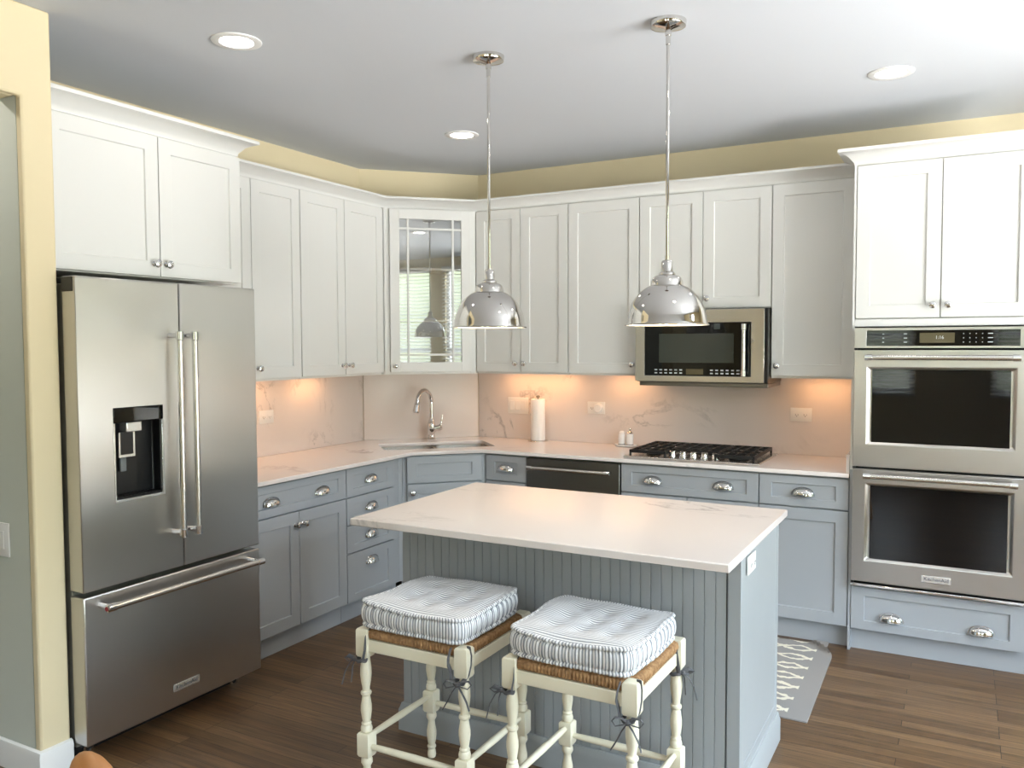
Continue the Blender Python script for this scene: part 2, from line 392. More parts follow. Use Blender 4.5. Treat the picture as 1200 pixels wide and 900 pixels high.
def blind(u0, u1, z0, z1, place, label):
    t = thing('window_blind', label, 'blind', group='white slatted window blinds')
    m = MB().box(u0, u1, -.045, -.005, z1-.01, z1+.04); m.move(place).build('headrail', 'slat', t)
    m = MB(); n = int((z1-z0)/.048)
    for i in range(n):
        z = z1-.03-i*.048
        st = len(m.v); m.box(u0+.005, u1-.005, -.022, .022, -.0013, .0013)
        m.move(Matrix.Translation((0, -.026, z)) @ Matrix.Rotation(R(30), 4, 'X'), st)
    m.move(place).build('slats', 'slat', t)
    m = MB()
    for u in (u0+.12, u1-.12): m.box(u-.001, u+.001, -.052, -.050, z0+.03, z1)
    m.box(u0, u1, -.045, -.01, z0, z0+.02); m.move(place).build('bottom_rail', 'slat', t)
PR = Matrix.Translation((RX, 0, 0)) @ Matrix.Rotation(-pi/2, 4, 'Z')       # local x -> -y, local y -> +x
PB = Matrix.Translation((0, RY, 0)) @ Matrix.Rotation(pi, 4, 'Z')          # local x -> -x, local y -> -y
for i, (a, b) in enumerate(WR): window(i+1, -b, -a, WZ0, WZ1, PR)
for i, (a, b) in enumerate(WB): window(i+5, -b, -a, BZ0, BZ1, PB)
blind(-WR[0][1]-.03, -WR[0][0]+.03, WZ0-.03, WZ1-.02, PR, 'white slatted blind mirrored at left in the glass cabinet door')
blind(-WR[1][1]-.03, -WR[1][0]+.03, WZ0-.03, WZ1-.02, PR, 'white slatted blind mirrored at right in the glass cabinet door')
blind(-WB[0][1]-.03, -WB[0][0]+.03, BZ0-.03, BZ1-.02, PB, 'white slatted blind mirrored at left in the upper oven glass')
blind(-WB[1][1]-.03, -WB[1][0]+.03, BZ0-.03, BZ1-.02, PB, 'white slatted blind mirrored at right in the upper oven glass')

# ------------------------------------------------------------------ backsplash slabs
T1 = .012
o = MB().box(.001, T1, -2.30, -.5925, CT+.001, ZU0-.013).build('backsplash', 'splash'); tag(o, 'grey veined marble backsplash slab behind the left counter beside the fridge', 'backsplash', 'marble backsplash slabs')
o = MB().box(-.407, .407, -.0125, -.0015, CT+.001, ZU0-.013).build('backsplash', 'splash'); o.location = (.295, -.295, 0); o.rotation_euler.z = R(45)
tag(o, 'pale marble backsplash slab across the corner behind the faucet', 'backsplash', 'marble backsplash slabs')
o = MB().box(.5935, 3.146, -T1, -.001, CT+.001, ZU0-.013).build('backsplash', 'splash'); tag(o, 'long grey veined marble backsplash slab behind the gas cooktop', 'backsplash', 'marble backsplash slabs')

# ------------------------------------------------------------------ cabinet parts (local frame: x right, y=0 door face, z up)
def shaker(x0, x1, z0, z1, stile=.062, rail=None):
    rail = stile if rail is None else rail; g = .0022
    x0 += g; x1 -= g; z0 += g; z1 -= g
    return MB().ring_panel(x0, x1, z0, z1, 0, .02, (x0+stile, x1-stile, z0+rail, z1-rail), .009, slope=.002)
def knob(parent, x, z, name='knob'):
    MB().lathe([(.0, .034), (.009, .0335), (.0155, .030), (.0180, .024), (.0155, .017), (.008, .012), (.0065, .004), (.011, .001), (.011, 0)], 20, (x, 0, z), '-y').build(name, 'chrome', parent)
def cup_pull(parent, x, z, w=.052, h=.038, d=.028):
    m = MB(); vs, fs = [], []; nu, nv = 18, 8
    for layer in (0, 1):
        k = 1-.07*layer
        for i in range(nu+1):
            th = pi*i/nu
            for j in range(nv+1):
                ph = pi/2*j/nv; sth = sin(th)**.75 if 0 < i < nu else 0
                vs.append((x+w*k*cos(th), -d*k*sth*sin(ph), z-h*.45+h*k*sth*cos(ph)))
    n1 = (nu+1)*(nv+1)
    for layer in (0, 1):
        for i in range(nu):
            for j in range(nv):
                a = layer*n1+i*(nv+1)+j; fs.append((a, a+nv+1, a+nv+2, a+1))
    for i in range(nu):
        a = i*(nv+1)+nv; fs.append((a, a+nv+1, n1+a+nv+1, n1+a))
    m.add(vs, fs)
    pts = [(x+(w+.004)*cos(pi*i/24), -.0015, z-h*.45+(h+.004)*sin(pi*i/24)**.8 if 0 < i < 24 else z-h*.45) for i in range(25)]
    m.tube(pts, .0025, 6)
    m.build('cup_pull', 'chrome', parent)
def cabinet(name, label, x, y, rot, w, z0, z1, depth, mat, fronts, group=None, body=True, puck=None, toe=None):
    """fronts: list of (kind, x0, x1, z0, z1, [hardware]) - hardware ('k',x,z) knob or ('c',x,z) cup pull, in cabinet coordinates"""
    t = thing(name, label, 'cabinet', (x, y, 0), rot, group)
    if body:
        b = MB().box(0, w, .021, depth, z0, z1); b.build('body', mat, t, bevel=.0012)
    for kind, a, b_, c, d, hw in fronts:
        p = shaker(a, b_, c, d, rail=.04 if kind == 'drawer' else None).build('drawer_front' if kind == 'drawer' else 'door', mat, t, bevel=.0013)
        for h in hw:
            (knob if h[0] == 'k' else cup_pull)(p, h[1], h[2])
    if toe: MB().box(0, w, .05, .068, .001, z0-.001).build('toe_kick', mat, t)
    if puck:
        for px in puck:
            MB().box(px-.13, px+.13, depth*.62-.016, depth*.62+.016, z0-.006, z0-.0005).build('light_bar', 'puck', t, bevel=.001)
            L = bpy.data.lights.new('under_cabinet', 'AREA'); L.shape = 'RECTANGLE'; L.size = .26; L.size_y = .03; L.energy = PUCK_POWER; L.color = (1, .50, .22)
            lo = bpy.data.objects.new('under_cabinet_lamp', L); COL.objects.link(lo)
            lo.matrix_world = MW[t.name] @ Matrix.Translation((px, depth*.62, z0-.009)) @ Matrix.Rotation(R(12), 4, 'X')
    return t
zb, zt = ZU0-.012, 2.452
KZ = 1.445
UG, BG = 'white upper cabinets', 'blue grey base cabinets'
R90 = pi/2
# left wall uppers (front faces +x): local x = y - y0
def left_upper(label, y0, ysplit, y1, kz, puck, right_only=False):
    a, b = ysplit-y0, y1-y0
    return cabinet('wall_cabinet', label, XU, y0, R90, b, zb, zt, XU-.003, 'white',
        [('door', 0, a, ZU0, ZU1, [('k', a-.032, kz)]), ('door', a, b, ZU0, ZU1, [('k', a+.032, kz)])], UG, puck=puck)
left_upper('white double door upper cabinet on left wall, half hidden by the fridge cabinet', -2.264, -1.9076, -1.5385, KZ, [.30, .60])
left_upper('white double door upper cabinet on left wall next to the glass door cabinet', -1.5365, -1.1532, -.773, KZ, [.36])
# back wall uppers
def back_upper(label, x0, x1, fronts, z0=ZU0, puck=None):
    return cabinet('wall_cabinet', label, x0, YU, 0, x1-x0, z0-.012 if z0 == ZU0 else z0-.003, zt, -YU-.003, 'white', fronts, UG, puck=puck)
a, s, b = .775, 1.1091, 1.4473
back_upper('white double door upper cabinet right of the glass door cabinet', a, b-.001,
    [('door', 0, s-a, ZU0, ZU1, [('k', s-a-.032, KZ)]), ('door', s-a, b-a, ZU0, ZU1, [('k', s-a+.032, KZ)])], puck=[.20, .48])
a, b = 1.4493, 1.9163
back_upper('white single door upper cabinet left of the microwave', a, b, [('door', 0, b-a, ZU0, ZU1, [('k', b-a-.038, KZ)])], puck=[.30])
a, s, b = 1.9183, 2.3037, 2.6925
back_upper('short white double door cabinet above the microwave', a, b,
    [('door', 0, s-a, 1.772, ZU1, [('k', s-a-.030, 1.83)]), ('door', s-a, b-a, 1.772, ZU1, [('k', s-a+.030, 1.83)])], z0=1.772)
a, b = 2.6945, 3.146
back_upper('white single door upper cabinet between microwave and tall oven cabinet', a, b, [('door', 0, .434, ZU0, ZU1, [('k', .034, KZ)])], puck=[.25])

# corner cabinet with the glass door
A, B = Vector((XU, -.772)), Vector((.772, XU*0-.345+.012))
A = Vector((.333, -.7715)); B = Vector((.7735, -.3455)); d = (B-A); ang = math.atan2(d.y, d.x); LW = d.length
t = thing('corner_wall_cabinet', 'white corner upper cabinet with a glass paned door above the sink', 'cabinet', (A.x, A.y, 0), ang, UG)
inv = MW[t.name].inverted()
def loc2(p): q_ = inv @ Vector((p[0], p[1], 0)); return (q_.x, q_.y)
pent = [(.3325, -.7705), (.772, -.3465), (.772, -.006), (.600, -.006), (.006, -.600), (.006, -.7705)]
P2 = [loc2(p) for p in pent]; P2[0] = (P2[0][0], P2[0][1]+.003); P2[1] = (P2[1][0], P2[1][1]+.003)
m = MB()
for z in (zb, zt-.02): m.prism(P2, z, z+.02)
for i in range(1, 6):
    p, q2 = Vector(P2[i]), Vector(P2[(i+1) % 6]); dd = (q2-p).normalized(); nn = Vector((-dd.y, dd.x))*.012
    m.prism([p, q2, q2+nn, p+nn], zb+.02, zt-.02)
m.box(.004, .038, .0, .02, zb, zt); m.box(LW-.038, LW-.004, 0, .02, zb, zt)
m.box(.038, LW-.038, .003, .02, zb, ZU0+.01); m.box(.038, LW-.038, .003, .02, ZU1-.01, zt)
m.build('body', 'white', t)
m = MB()
for z in (1.72, 2.06): m.prism([Vector(p)*1.0 for p in [(P2[0][0]+.03, .05), (P2[1][0]-.03, .05), (P2[3][0]-.05, P2[3][1]-.03), (P2[4][0]+.05, P2[4][1]-.03)]], z, z+.016)
m.build('shelf', 'inside', t)
x0, x1, z0, z1, st = .040, LW-.040, ZU0+.004, ZU1-.002, .062
m = MB()
for bb in [(x0, x0+st, z0, z1), (x1-st, x1, z0, z1), (x0+st, x1-st, z0, z0+st), (x0+st, x1-st, z1-st, z1)]: m.box(bb[0], bb[1], -.021, -.001, bb[2], bb[3])
dr = m.build('door', 'white', t, bevel=.0012)
gx0, gx1, gz0, gz1 = x0+st, x1-st, z0+st, z1-st
MB().box(gx0-.004, gx1+.004, -.010, -.006, gz0-.004, gz1+.004).build('glass_pane', 'cabglass', dr)
m = MB()
for xx in (gx0+.056, gx1-.056): m.box(xx-.007, xx+.007, -.018, -.0105, gz0, gz1)
for zz in (gz0+.050, gz1-.062): m.box(gx0, gx1, -.0175, -.0105, zz-.007, zz+.007)
m.build('muntin', 'white', dr, bevel=.001)
kb = MB().lathe([(.0, .032), (.008, .0315), (.0135, .028), (.0155, .022), (.0135, .016), (.007, .012), (.0055, .004), (.009, 0)], 20, (x0+.030, -.021, 1.43), '-y').build('knob', 'chrome', dr)

# crown along the run of uppers, and on the two taller boxes
CR = lambda z, h, o_: [(-.02, z), (.004, z), (.006, z+h*.18), (.014, z+h*.30), (.030, z+h*.55), (o_*.8, z+h*.76), (o_, z+h*.80), (o_, z+h), (-.02, z+h)]
o = MB().sweep([(XU-.021, -2.262), (XU-.021, -.7715), (.775, YU+.021), (3.145, YU+.021)], CR(zt, .066, .075)).build('crown_molding', 'white')
tag(o, 'long white crown molding running along the tops of the low wall cabinets', 'molding', 'white crown moldings')

# cabinet over the fridge
FX = .64; y0, y1, ysp = -3.236, -2.270, -2.7235
t = cabinet('fridge_cabinet', 'deep white double door cabinet above the refrigerator', FX, y0, R90, y1-y0, 1.856, 2.456, FX-.003, 'white',
    [('door', .012, ysp-y0, 1.86, 2.450, [('k', ysp-y0-.030, 1.915)]), ('door', ysp-y0, y1-y0, 1.86, 2.450, [('k', ysp-y0+.030, 1.915)])], UG)
MB().sweep([(FX-.021, y0), (FX-.021, y1), (XU+.06, y1)], CR(2.456, .075, .075)).build('crown', 'white', t, world=True)

# tall oven cabinet
OX0, OX1, OY = 3.1603, 3.925, -.632
t = thing('oven_cabinet', 'tall cabinet holding the double oven, white doors above and grey drawer below', 'cabinet', (OX0, OY, 0), 0)
w = OX1-OX0
MB().box(0, w, .021, -OY-.003, 1.652, 2.456).build('body', 'white', t, bevel=.0012)
MB().box(0, w, .021, -OY-.003, .116, .345).build('base_box', 'grey', t, bevel=.0012, label='blue grey lower box')
MB().box(-.0125, -.0005, .004, -OY-.013, .001, CT+.02).build('side_panel', 'grey', t, label='blue grey lower side panel')
MB().box(-.0125, -.0005, .004, -OY-.013, CT+.021, 2.456).build('side_panel', 'white', t, label='white upper side panel')
for a, b, hx in ((0, 3.5405-OX0, 3.5405-OX0-.033), (3.5405-OX0, w, 3.5405-OX0+.033)):
    p = shaker(a, b, 1.692, 2.450).build('door', 'white', t, bevel=.0013); knob(p, hx, 1.752)
MB().box(0, w, .004, .02, 1.653, 1.688).build('rail', 'white', t)
p = shaker(0, w, .116, .338, rail=.045).build('drawer_front', 'grey', t, bevel=.0013, label='blue grey drawer front')
cup_pull(p, .19, .195); cup_pull(p, .584, .195)
MB().box(-.0125, w, .05, .068, .001, .115).build('toe_kick', 'grey', t)
MB().sweep([(OX0-.012, YU-.06), (OX0-.012, OY+.021), (OX1+.02, OY+.021)], CR(2.456, .075, .075)).build('crown', 'white', t, world=True)

# ------------------------------------------------------------------ base cabinets
def base_left(label, y0, y1, fronts, depth=XB-.014):
    return cabinet('base_cabinet', label, XB, y0, R90, y1-y0, ZBOT-.003, CB-.006, depth, 'grey', fronts, BG, toe=True)
def base_back(label, x0, x1, fronts):
    return cabinet('base_cabinet', label, x0, YB, 0, x1-x0, ZBOT-.003, CB-.006, -YB-.014, 'grey', fronts, BG, toe=True)
TZ = CB-.010
w = 2.294-1.5295; h = 2.294-1.905
base_left('blue grey base cabinet beside the fridge, one wide drawer over two doors', -2.294, -1.5295,
    [('drawer', 0, w, ZD, TZ, [('c', .195, .79), ('c', w-.195, .79)]), ('door', 0, h, ZBOT, ZD-.004, [('k', h-.030, .645)]), ('door', h, w, ZBOT, ZD-.004, [('k', h+.030, .645)])])
w = 1.5275-1.082
base_left('blue grey base cabinet with a stack of four drawers left of the sink', -1.5275, -1.012,
    [('drawer', 0, w, ZD, TZ, [('c', w/2, .797)]), ('drawer', 0, w, .558, ZD-.004, [('c', w/2, .638)]), ('drawer', 0, w, .398, .554, [('c', w/2, .478)]), ('drawer', 0, w, ZBOT, .394, [('c', w/2, .323)])])
# diagonal sink base
A = Vector((.639, -1.004)); B = Vector((1.000-.0, -.640)); d = B-A; ang = math.atan2(d.y, d.x); LW = d.length
t = thing('sink_base_cabinet', 'blue grey diagonal corner base cabinet under the sink', 'cabinet', (A.x, A.y, 0), ang, BG)
inv = MW[t.name].inverted()
m = MB()
m.box(.004, LW-.004, .021, .035, ZBOT-.003, CB-.006)
P2 = [loc2(p) for p in [(.62, -1.004), (.985, -.640), (.985, -.62), (.62, -.99)]]
m.build('face_frame', 'grey', t)
for pp in ([(.600, -1.0112), (.6142, -1.0112), (.6285, -.993), (.610, -.978)], [(.974, -.612), (.9835, -.6290), (1.0035, -.6022), (1.0035, -.585)]):
    MB().prism([loc2(p) for p in pp], ZBOT-.003, CB-.006).build('filler_strip', 'grey', t)
m = MB().prism([loc2(p) for p in [(.598, -1.006), (.978, -.626), (.978, -.013), (.60, -.013), (.013, -.60), (.013, -1.006)]], ZBOT-.003, .62)
m.build('body', 'grey', t)
p = shaker(.026, LW-.010, ZD, TZ, rail=.04).build('false_drawer_front', 'grey', t, bevel=.0013)
p = shaker(.026, LW-.010, ZBOT, ZD-.004).build('door', 'grey', t, bevel=.0013); knob(p, .026+.034, .66)
MB().box(0, LW, .06, .075, .001, ZBOT-.004).build('toe_kick', 'grey', t)
w = 1.2945-1.004
base_back('narrow blue grey base cabinet between sink base and dishwasher', 1.004, 1.2945,
    [('drawer', 0, w, ZD, TZ, [('c', w/2, .80)]), ('door', 0, w, ZBOT, ZD-.004, [('k', w-.03, .645)])])
w = 2.6935-1.9115
base_back('wide blue grey base cabinet under the gas cooktop', 1.9115, 2.6935,
    [('drawer', 0, w, ZD, TZ, [('c', .19, .794), ('c', w-.19, .794)]), ('door', 0, w/2, ZBOT, ZD-.004, [('k', w/2-.03, .645)]), ('door', w/2, w, ZBOT, ZD-.004, [('k', w/2+.03, .645)])])
w = 3.1455-2.6955
base_back('blue grey base cabinet with one drawer and one door beside the oven cabinet', 2.6955, 3.1455,
    [('drawer', 0, w, ZD, TZ, [('c', w/2, .794)]), ('door', 0, w, ZBOT, ZD-.004, [])])

# ------------------------------------------------------------------ countertop with sink cut-out
SS = sqrt(.5)
def st2(s, t_): return ((s+t_)*SS, (t_-s)*SS)
def rounded(poly, r, n=5):
    out = []
    for i, p in enumerate(poly):
        p = Vector(p); a = (Vector(poly[i-1])-p).normalized(); b = (Vector(poly[(i+1) % len(poly)])-p).normalized()
        for k in range(n+1):
            u = k/n; out.append(tuple(p+a*r*(1-u)**2+b*r*u**2))
    return out
def plate_with_hole(name, outer, hole, z0, z1, mat, parent=None, bevel=.002):
    cu = bpy.data.curves.new('c', 'CURVE'); cu.dimensions = '2D'; cu.fill_mode = 'BOTH'; cu.extrude = (z1-z0)/2
    for poly in (outer, hole):
        sp = cu.splines.new('POLY'); sp.points.add(len(poly)-1); sp.use_cyclic_u = True
        for pt, (x, y) in zip(sp.points, poly): pt.co = (x, y, 0, 1)
    t = bpy.data.objects.new('c', cu); COL.objects.link(t)
    dg = bpy.context.evaluated_depsgraph_get(); me = bpy.data.meshes.new_from_object(t.evaluated_get(dg)); bpy.data.objects.remove(t)
    me.transform(Matrix.Translation((0, 0, (z0+z1)/2)))
    bm = bmesh.new(); bm.from_mesh(me); bmesh.ops.remove_doubles(bm, verts=bm.verts, dist=1e-5); bmesh.ops.dissolve_limit(bm, angle_limit=.01, verts=bm.verts, edges=bm.edges)
    bmesh.ops.recalc_face_normals(bm, faces=bm.faces); bm.to_mesh(me); bm.free()
    me.materials.clear(); me.materials.append(M[mat])
    o = bpy.data.objects.new(name, me); COL.objects.link(o)
    if parent: o.parent = parent
    if bevel:
        bv = o.modifiers.new('bevel', 'BEVEL'); bv.width = bevel; bv.segments = 2; bv.limit_method = 'ANGLE'; bv.angle_limit = R(60)
    return o
hole = rounded([st2(.67, -.345), st2(1.015, -.345), st2(1.015, .375), st2(.67, .375)], .035)
ct = plate_with_hole('countertop', [(.001, -2.298), (.6765, -2.298), (.6765, -.9635), (.9934, -.6468), (3.1455, -.6468), (3.1455, -.001), (.5905, -.001), (.001, -.5905)], hole, CB, CT, 'marble')
tag(ct, 'long white marble countertop wrapping the corner from fridge to oven cabinet', 'countertop')
MB().box(3.130, 3.1455, -.63, -.013, CT+.0005, 1.005).build('side_splash', 'marble', ct)
# sink
t = thing('kitchen_sink', 'stainless undermount double sink set in the corner countertop', 'sink', (*st2(.85, .015), CB), R(45))
def bowl(x0, x1, y0, y1, depth):
    o_ = rounded([(x0, y0), (x1, y0), (x1, y1), (x0, y1)], .05); c = Vector(((x0+x1)/2, (y0+y1)/2)); n = len(o_); m = MB(); vs = []
    for k, z in ((1.0, -.001), (.985, -depth*.85), (.93, -depth)): vs += [((p[0]-c.x)*k+c.x, (p[1]-c.y)*k+c.y, z) for p in o_]
    for k, z in ((.95, -depth-.003), (1.0, -depth*.85), (1.012, -.001)): vs += [((p[0]-c.x)*k+c.x, (p[1]-c.y)*k+c.y, z) for p in o_]
    fs = []
    for l in range(6):
        if l == 2: continue
        l2 = (l+1) % 6
        for i in range(n): fs.append((l*n+i, l*n+(i+1) % n, l2*n+(i+1) % n, l2*n+i))
    fs.append(tuple(2*n+i for i in range(n))); fs.append(tuple(3*n+i for i in range(n))[::-1])
    m.add(vs, fs); return m
for a, b in ((-.37, -.008), (.008, .37)):
    bo = bowl(a, b, -.178, .178, .20).build('bowl', 'steel_h', t)
    MB().lathe([(0, .004), (.03, .004), (.045, .006), (.047, .001)], 24, ((a+b)/2, 0, -.2)).build('drain', 'chrome', bo)
# faucet
fx, fy = st2(.535, .045)
t = thing('faucet', 'tall chrome gooseneck faucet with side lever behind the corner sink', 'faucet', (fx, fy, CT), R(45))
MB().lathe([(r*1.15, z) for r, z in [(0, 0), (.028, 0), (.030, .006), (.026, .012), (.021, .020), (.022, .030), (.019, .036), (.021, .048), (.024, .058), (.025, .100), (.022, .118), (.0165, .126), (.019, .132), (.0165, .138), (.013, .150), (0, .150)]], 28).build('faucet_body', 'chrome', t)
sd = Vector((-.70, -.71, 0)); pts = [Vector((0, 0, .145)), Vector((0, 0, .20)), Vector((0, 0, .25))]
for i in range(1, 15):
    a_ = R(172*i/14); rr = .085; pts.append(sd*(rr-rr*cos(a_))+Vector((0, 0, .262+rr*sin(a_))))
pts.append(pts[-1]+(pts[-1]-pts[-2]).normalized()*.02)
MB().tube(pts, [.0150]*3+[.0142]*len(pts[3:]), 14).build('spout', 'chrome', t)
e1 = pts[-1]; dn = (pts[-1]-pts[-2]).normalized()
MB().tube([e1-dn*.012, e1-dn*.008, e1+dn*.015, e1+dn*.05, e1+dn*.056], [.0155, .0190, .0205, .0240, .018], 16).build('spray_head', 'chrome', t)
MB().tube([(.015, 0, .075), (.045, -.006, .083), (.060, -.009, .088), (.072, -.011, .090)], [.016, .020, .022, .014], 14).tube([(.064, -.009, .095), (.068, -.012, .125), (.077, -.014, .172)], [.010, .007, .0045], 10).build('lever', 'chrome', t)

# ------------------------------------------------------------------ island
IX0, IX1, IY0, IY1 = 1.6082, 3.0445, -2.6804, -1.7499
o = MB().box(IX0, IX1, IY0, IY1, .887, .914).build('island_countertop', 'marble', bevel=.004)
tag(o, 'white marble slab top of the kitchen island with a seating overhang', 'countertop')
bx0, bx1, by0, by1 = 1.660, 3.020, -2.415, -1.795
t = thing('island_cabinet', 'blue grey kitchen island base with beadboard front panel', 'kitchen island', ((bx0+bx1)/2, (by0+by1)/2, 0))
MB().box(bx0+.012, bx1-.012, by0+.014, by1, .001, .886).build('body', 'island', t, world=True)
m = MB(); pr_ = [bx0]; x = bx0+.03; g = .0022
prof = []
n_g = int((bx1-.052-bx0)/.0375)
prof = [(bx0, by0)]
for i in range(1, n_g+1):
    x = bx0+i*.0375
    if x > bx1-.06: break
    prof += [(x-g, by0), (x-g*.3, by0+.0035), (x+g*.3, by0+.0035), (x+g, by0)]
prof += [(bx1-.050, by0), (bx1-.050, by0+.0135), (bx0, by0+.0135)]
m.prism(prof, .10, .886); m.build('beadboard_panel', 'island', t, world=True, angle=20)
MB().box(bx1-.044, bx1, by0-.004, by0+.0135, .10, .886).build('corner_post', 'island', t, world=True, bevel=.002)
MB().ring_panel(-.0, by1-by0-.014, .10, .886, 0, .0115, (.04, by1-by0-.04, .15, .86), .002).move(Matrix.Translation((bx1, by0+.014, 0)) @ Matrix.Rotation(R90, 4, 'Z')).build('side_panel', 'island', t, world=True, bevel=.001)
MB().box(bx0, bx0+.0115, by0+.014, by1, .10, .886).build('side_panel', 'island', t, world=True, bevel=.001)
bp = [(0, .001), (.015, .001), (.015, .085), (.010, .098), (.006, .112), (0, .114)]
MB().sweep([(bx0, by1), (bx0, by0-.004), (bx1, by0-.004), (bx1, by1)], bp).build('base_molding', 'island', t, world=True)

# ------------------------------------------------------------------ refrigerator
FXF = .823
t = thing('refrigerator', 'stainless french door refrigerator with bottom freezer drawer and water dispenser', 'refrigerator', (0.4, -2.806, 0))
def lf(mb, y0=0): return mb.move(Matrix.Translation((FXF, y0, 0)) @ Matrix.Rotation(R90, 4, 'Z'))   # front-facing +x: local x -> y, y -> -x
FY0, FYS, FY2 = -3.240, -2.7875, -2.3711
MB().box(.06, .742, FY0+.010, FY2-.010, .06, 1.80).build('case', 'caseside', t, world=True, bevel=.004)
dl = MB().ring_panel(FY0, FYS-.003, .660, 1.8246, 0, .078, (-3.098, -2.879, .977, 1.275), .062, mp=1)
dl = lf(dl).build('left_door', ['steel', 'black'], t, world=True, bevel=.005)
dr_ = lf(MB().box(FYS+.003, FY2, 0, .078, .660, 1.8246)).build('right_door', 'steel', t, world=True, bevel=.005)
fd = lf(MB().box(FY0, FY2, 0, .078, .0832, .642)).build('freezer_drawer', 'steel', t, world=True, bevel=.005)
MB().box(.60, .79, FY0+.012, FY0+.10, 1.8005, 1.823).box(.746, .812, FY0-.0025, FY0+.004, 1.768, 1.822).build('hinge_cover', 'black', t, world=True, bevel=.003)
MB().box(.12, .70, FY0+.03, FY2-.03, .012, .06).build('base_grille', 'black', t, world=True)
for yy in (FY0+.08, FY2-.06): MB().lathe([(.012, -.011), (.022, -.011), (.022, .011), (.012, .011)], 18, (.70, yy, .0235), 'x', closed=True).build('roller', 'chrome', t, world=True)
def barhandle(par, p0, p1, out, r=.0125, caps=True, capm='chrome'):
    p0, p1, out = Vector(p0), Vector(p1), Vector(out); d = (p1-p0).normalized()
    m = MB().tube([p0, p1], r, 16)
    h = m.build('handle', 'steel_h', par, world=True)
    for p, s_ in ((p0, 1), (p1, -1)):
        m = MB()
        m.tube([p-d*.006*s_, p-d*.004*s_, p+d*.028*s_, p+d*.030*s_], [r*.8, r*1.25, r*1.25, r], 16)
        m.tube([p+d*.012*s_+out*.004, p+d*.012*s_-out], [r*.95, r*.85], 10)
        m.build('handle_bracket', capm, par, world=True)
    return h
MW[dl.name] = MW[t.name]; MW[dr_.name] = MW[t.name]; MW[fd.name] = MW[t.name]
barhandle(dl, (.885, -2.838, .80), (.885, -2.838, 1.622), (.062, 0, 0))
barhandle(dr_, (.885, -2.764, .80), (.885, -2.764, 1.622), (.062, 0, 0))
barhandle(fd, (.885, -3.185, .600), (.885, -2.415, .600), (.062, 0, 0))
MB().lathe([(0, .0016), (.008, .0016), (.009, 0)], 16, (.885, -3.1915, .600), 'x').move(Matrix.Translation((.885, -3.1915, .6)) @ Matrix.Rotation(-R90, 4, 'Z') @ Matrix.Translation((-.885, 3.1915, -.6))).build('handle_cap', 'red', fd, world=True)
# dispenser
lf(MB().box(-3.100, -2.877, -.004, .03, 1.277, 1.335)).build('control_panel', 'blackglass', dl, world=True, bevel=.003)
m = MB()
for b in [(-3.101, -3.094, .972, 1.276), (-2.885, -2.876, .972, 1.276), (-3.094, -2.885, .972, .982)]: m.box(b[0], b[1], -.003, .012, b[2], b[3])
lf(m).build('dispenser_trim', 'badge', dl, world=True, bevel=.001)
lf(MB().box(-3.034, -2.965, .012, .058, 1.236, 1.276)).build('nozzle_block', 'badge', dl, world=True, bevel=.004)
m = MB()
for b in [(-3.062, -3.055, 1.140, 1.236), (-2.999, -2.991, 1.140, 1.236), (-3.055, -2.999, 1.140, 1.150)]: m.box(b[0], b[1], .022, .030, b[2], b[3])
m.box(-3.055, -2.999, .027, .030, 1.150, 1.236, 1)
lf(m).build('paddle', ['badge', 'black'], dl, world=True)
lf(MB().box(-3.04, -3.012, .045, .058, 1.08, 1.139)).build('water_spout', 'water', dl, world=True, bevel=.004)
m = MB().box(-3.090, -2.888, .006, .058, .983, .990)
for i in range(12): m.box(-3.084+i*.0165, -3.076+i*.0165, .01, .054, .990, .993)
lf(m).build('drip_tray', 'black', dl, world=True)
bd = lf(MB().box(-2.856, -2.726, -.003, .001, .150, .180)).build('badge', 'badge', fd, world=True, bevel=.001)
text('KitchenAid', .024, bd, MW[t.name].inverted() @ Matrix.Translation((FXF+.0034, -2.791, .165)) @ Matrix.Rotation(R90, 4, 'Z') @ FRONT, 'badgetext')

# ------------------------------------------------------------------ dishwasher
t = thing('dishwasher', 'dark stainless dishwasher with bar handle under the back counter', 'dishwasher', (1.601, -.3, 0))
MB().box(1.299, 1.908, -.600, -.03, .10, .876).build('tub', 'caseside', t, world=True)
dd = MB().box(1.3005, 1.9065, -.632, -.602, .118, .874).build('door', 'dsteel', t, world=True, bevel=.003); MW[dd.name] = MW[t.name]
MB().box(1.3005, 1.9065, -.57, -.56, .002, .098).build('toe_kick', 'black', t, world=True)
barhandle(dd, (1.335, -.685, .822), (1.862, -.685, .822), (0, -.052, 0), .011)

# ------------------------------------------------------------------ microwave
t = thing('microwave', 'stainless over the range microwave with black glass door above the cooktop', 'microwave', (2.305, -.2, 1.345))
mx0, mx1, my = 1.9205, 2.6905, -.415
MB().box(mx0, mx1, -.384, -.014, 1.345, 1.765).build('case', 'dsteel', t, world=True, bevel=.002)
d_ = MB().ring_panel(mx0, 2.672, 1.350, 1.765, my, .03, (1.978, 2.600, 1.383, 1.690), .003, mp=1).build('door', ['steel_h', 'blackglass'], t, world=True, bevel=.002); MW[d_.name] = MW[t.name]
MB().box(2.0665, 2.5035, my+.001, my+.0045, 1.460, 1.628).build('window', 'screen', d_, world=True)
MB().box(2.23, 2.33, my+.001, my+.0045, 1.392, 1.424).build('display', 'lcd', d_, world=True)
m = MB()
for r_ in range(2):
    for i in range(18):
        x = 2.04+i*.030
        if 2.215 < x < 2.345 or x > 2.53: continue
        m.box(x, x+.016, my+.0015, my+.0045, 1.396+r_*.018, 1.403+r_*.018)
m.build('keypad_marks', 'print', d_, world=True)
MB().box(2.39, 2.425, my+.001, my+.0045, 1.652, 1.682).build('sticker', 'screen', d_, world=True)
barhandle(d_, (2.568, my-.045, 1.392), (2.568, my-.045, 1.674), (0, -.045, 0), .011)
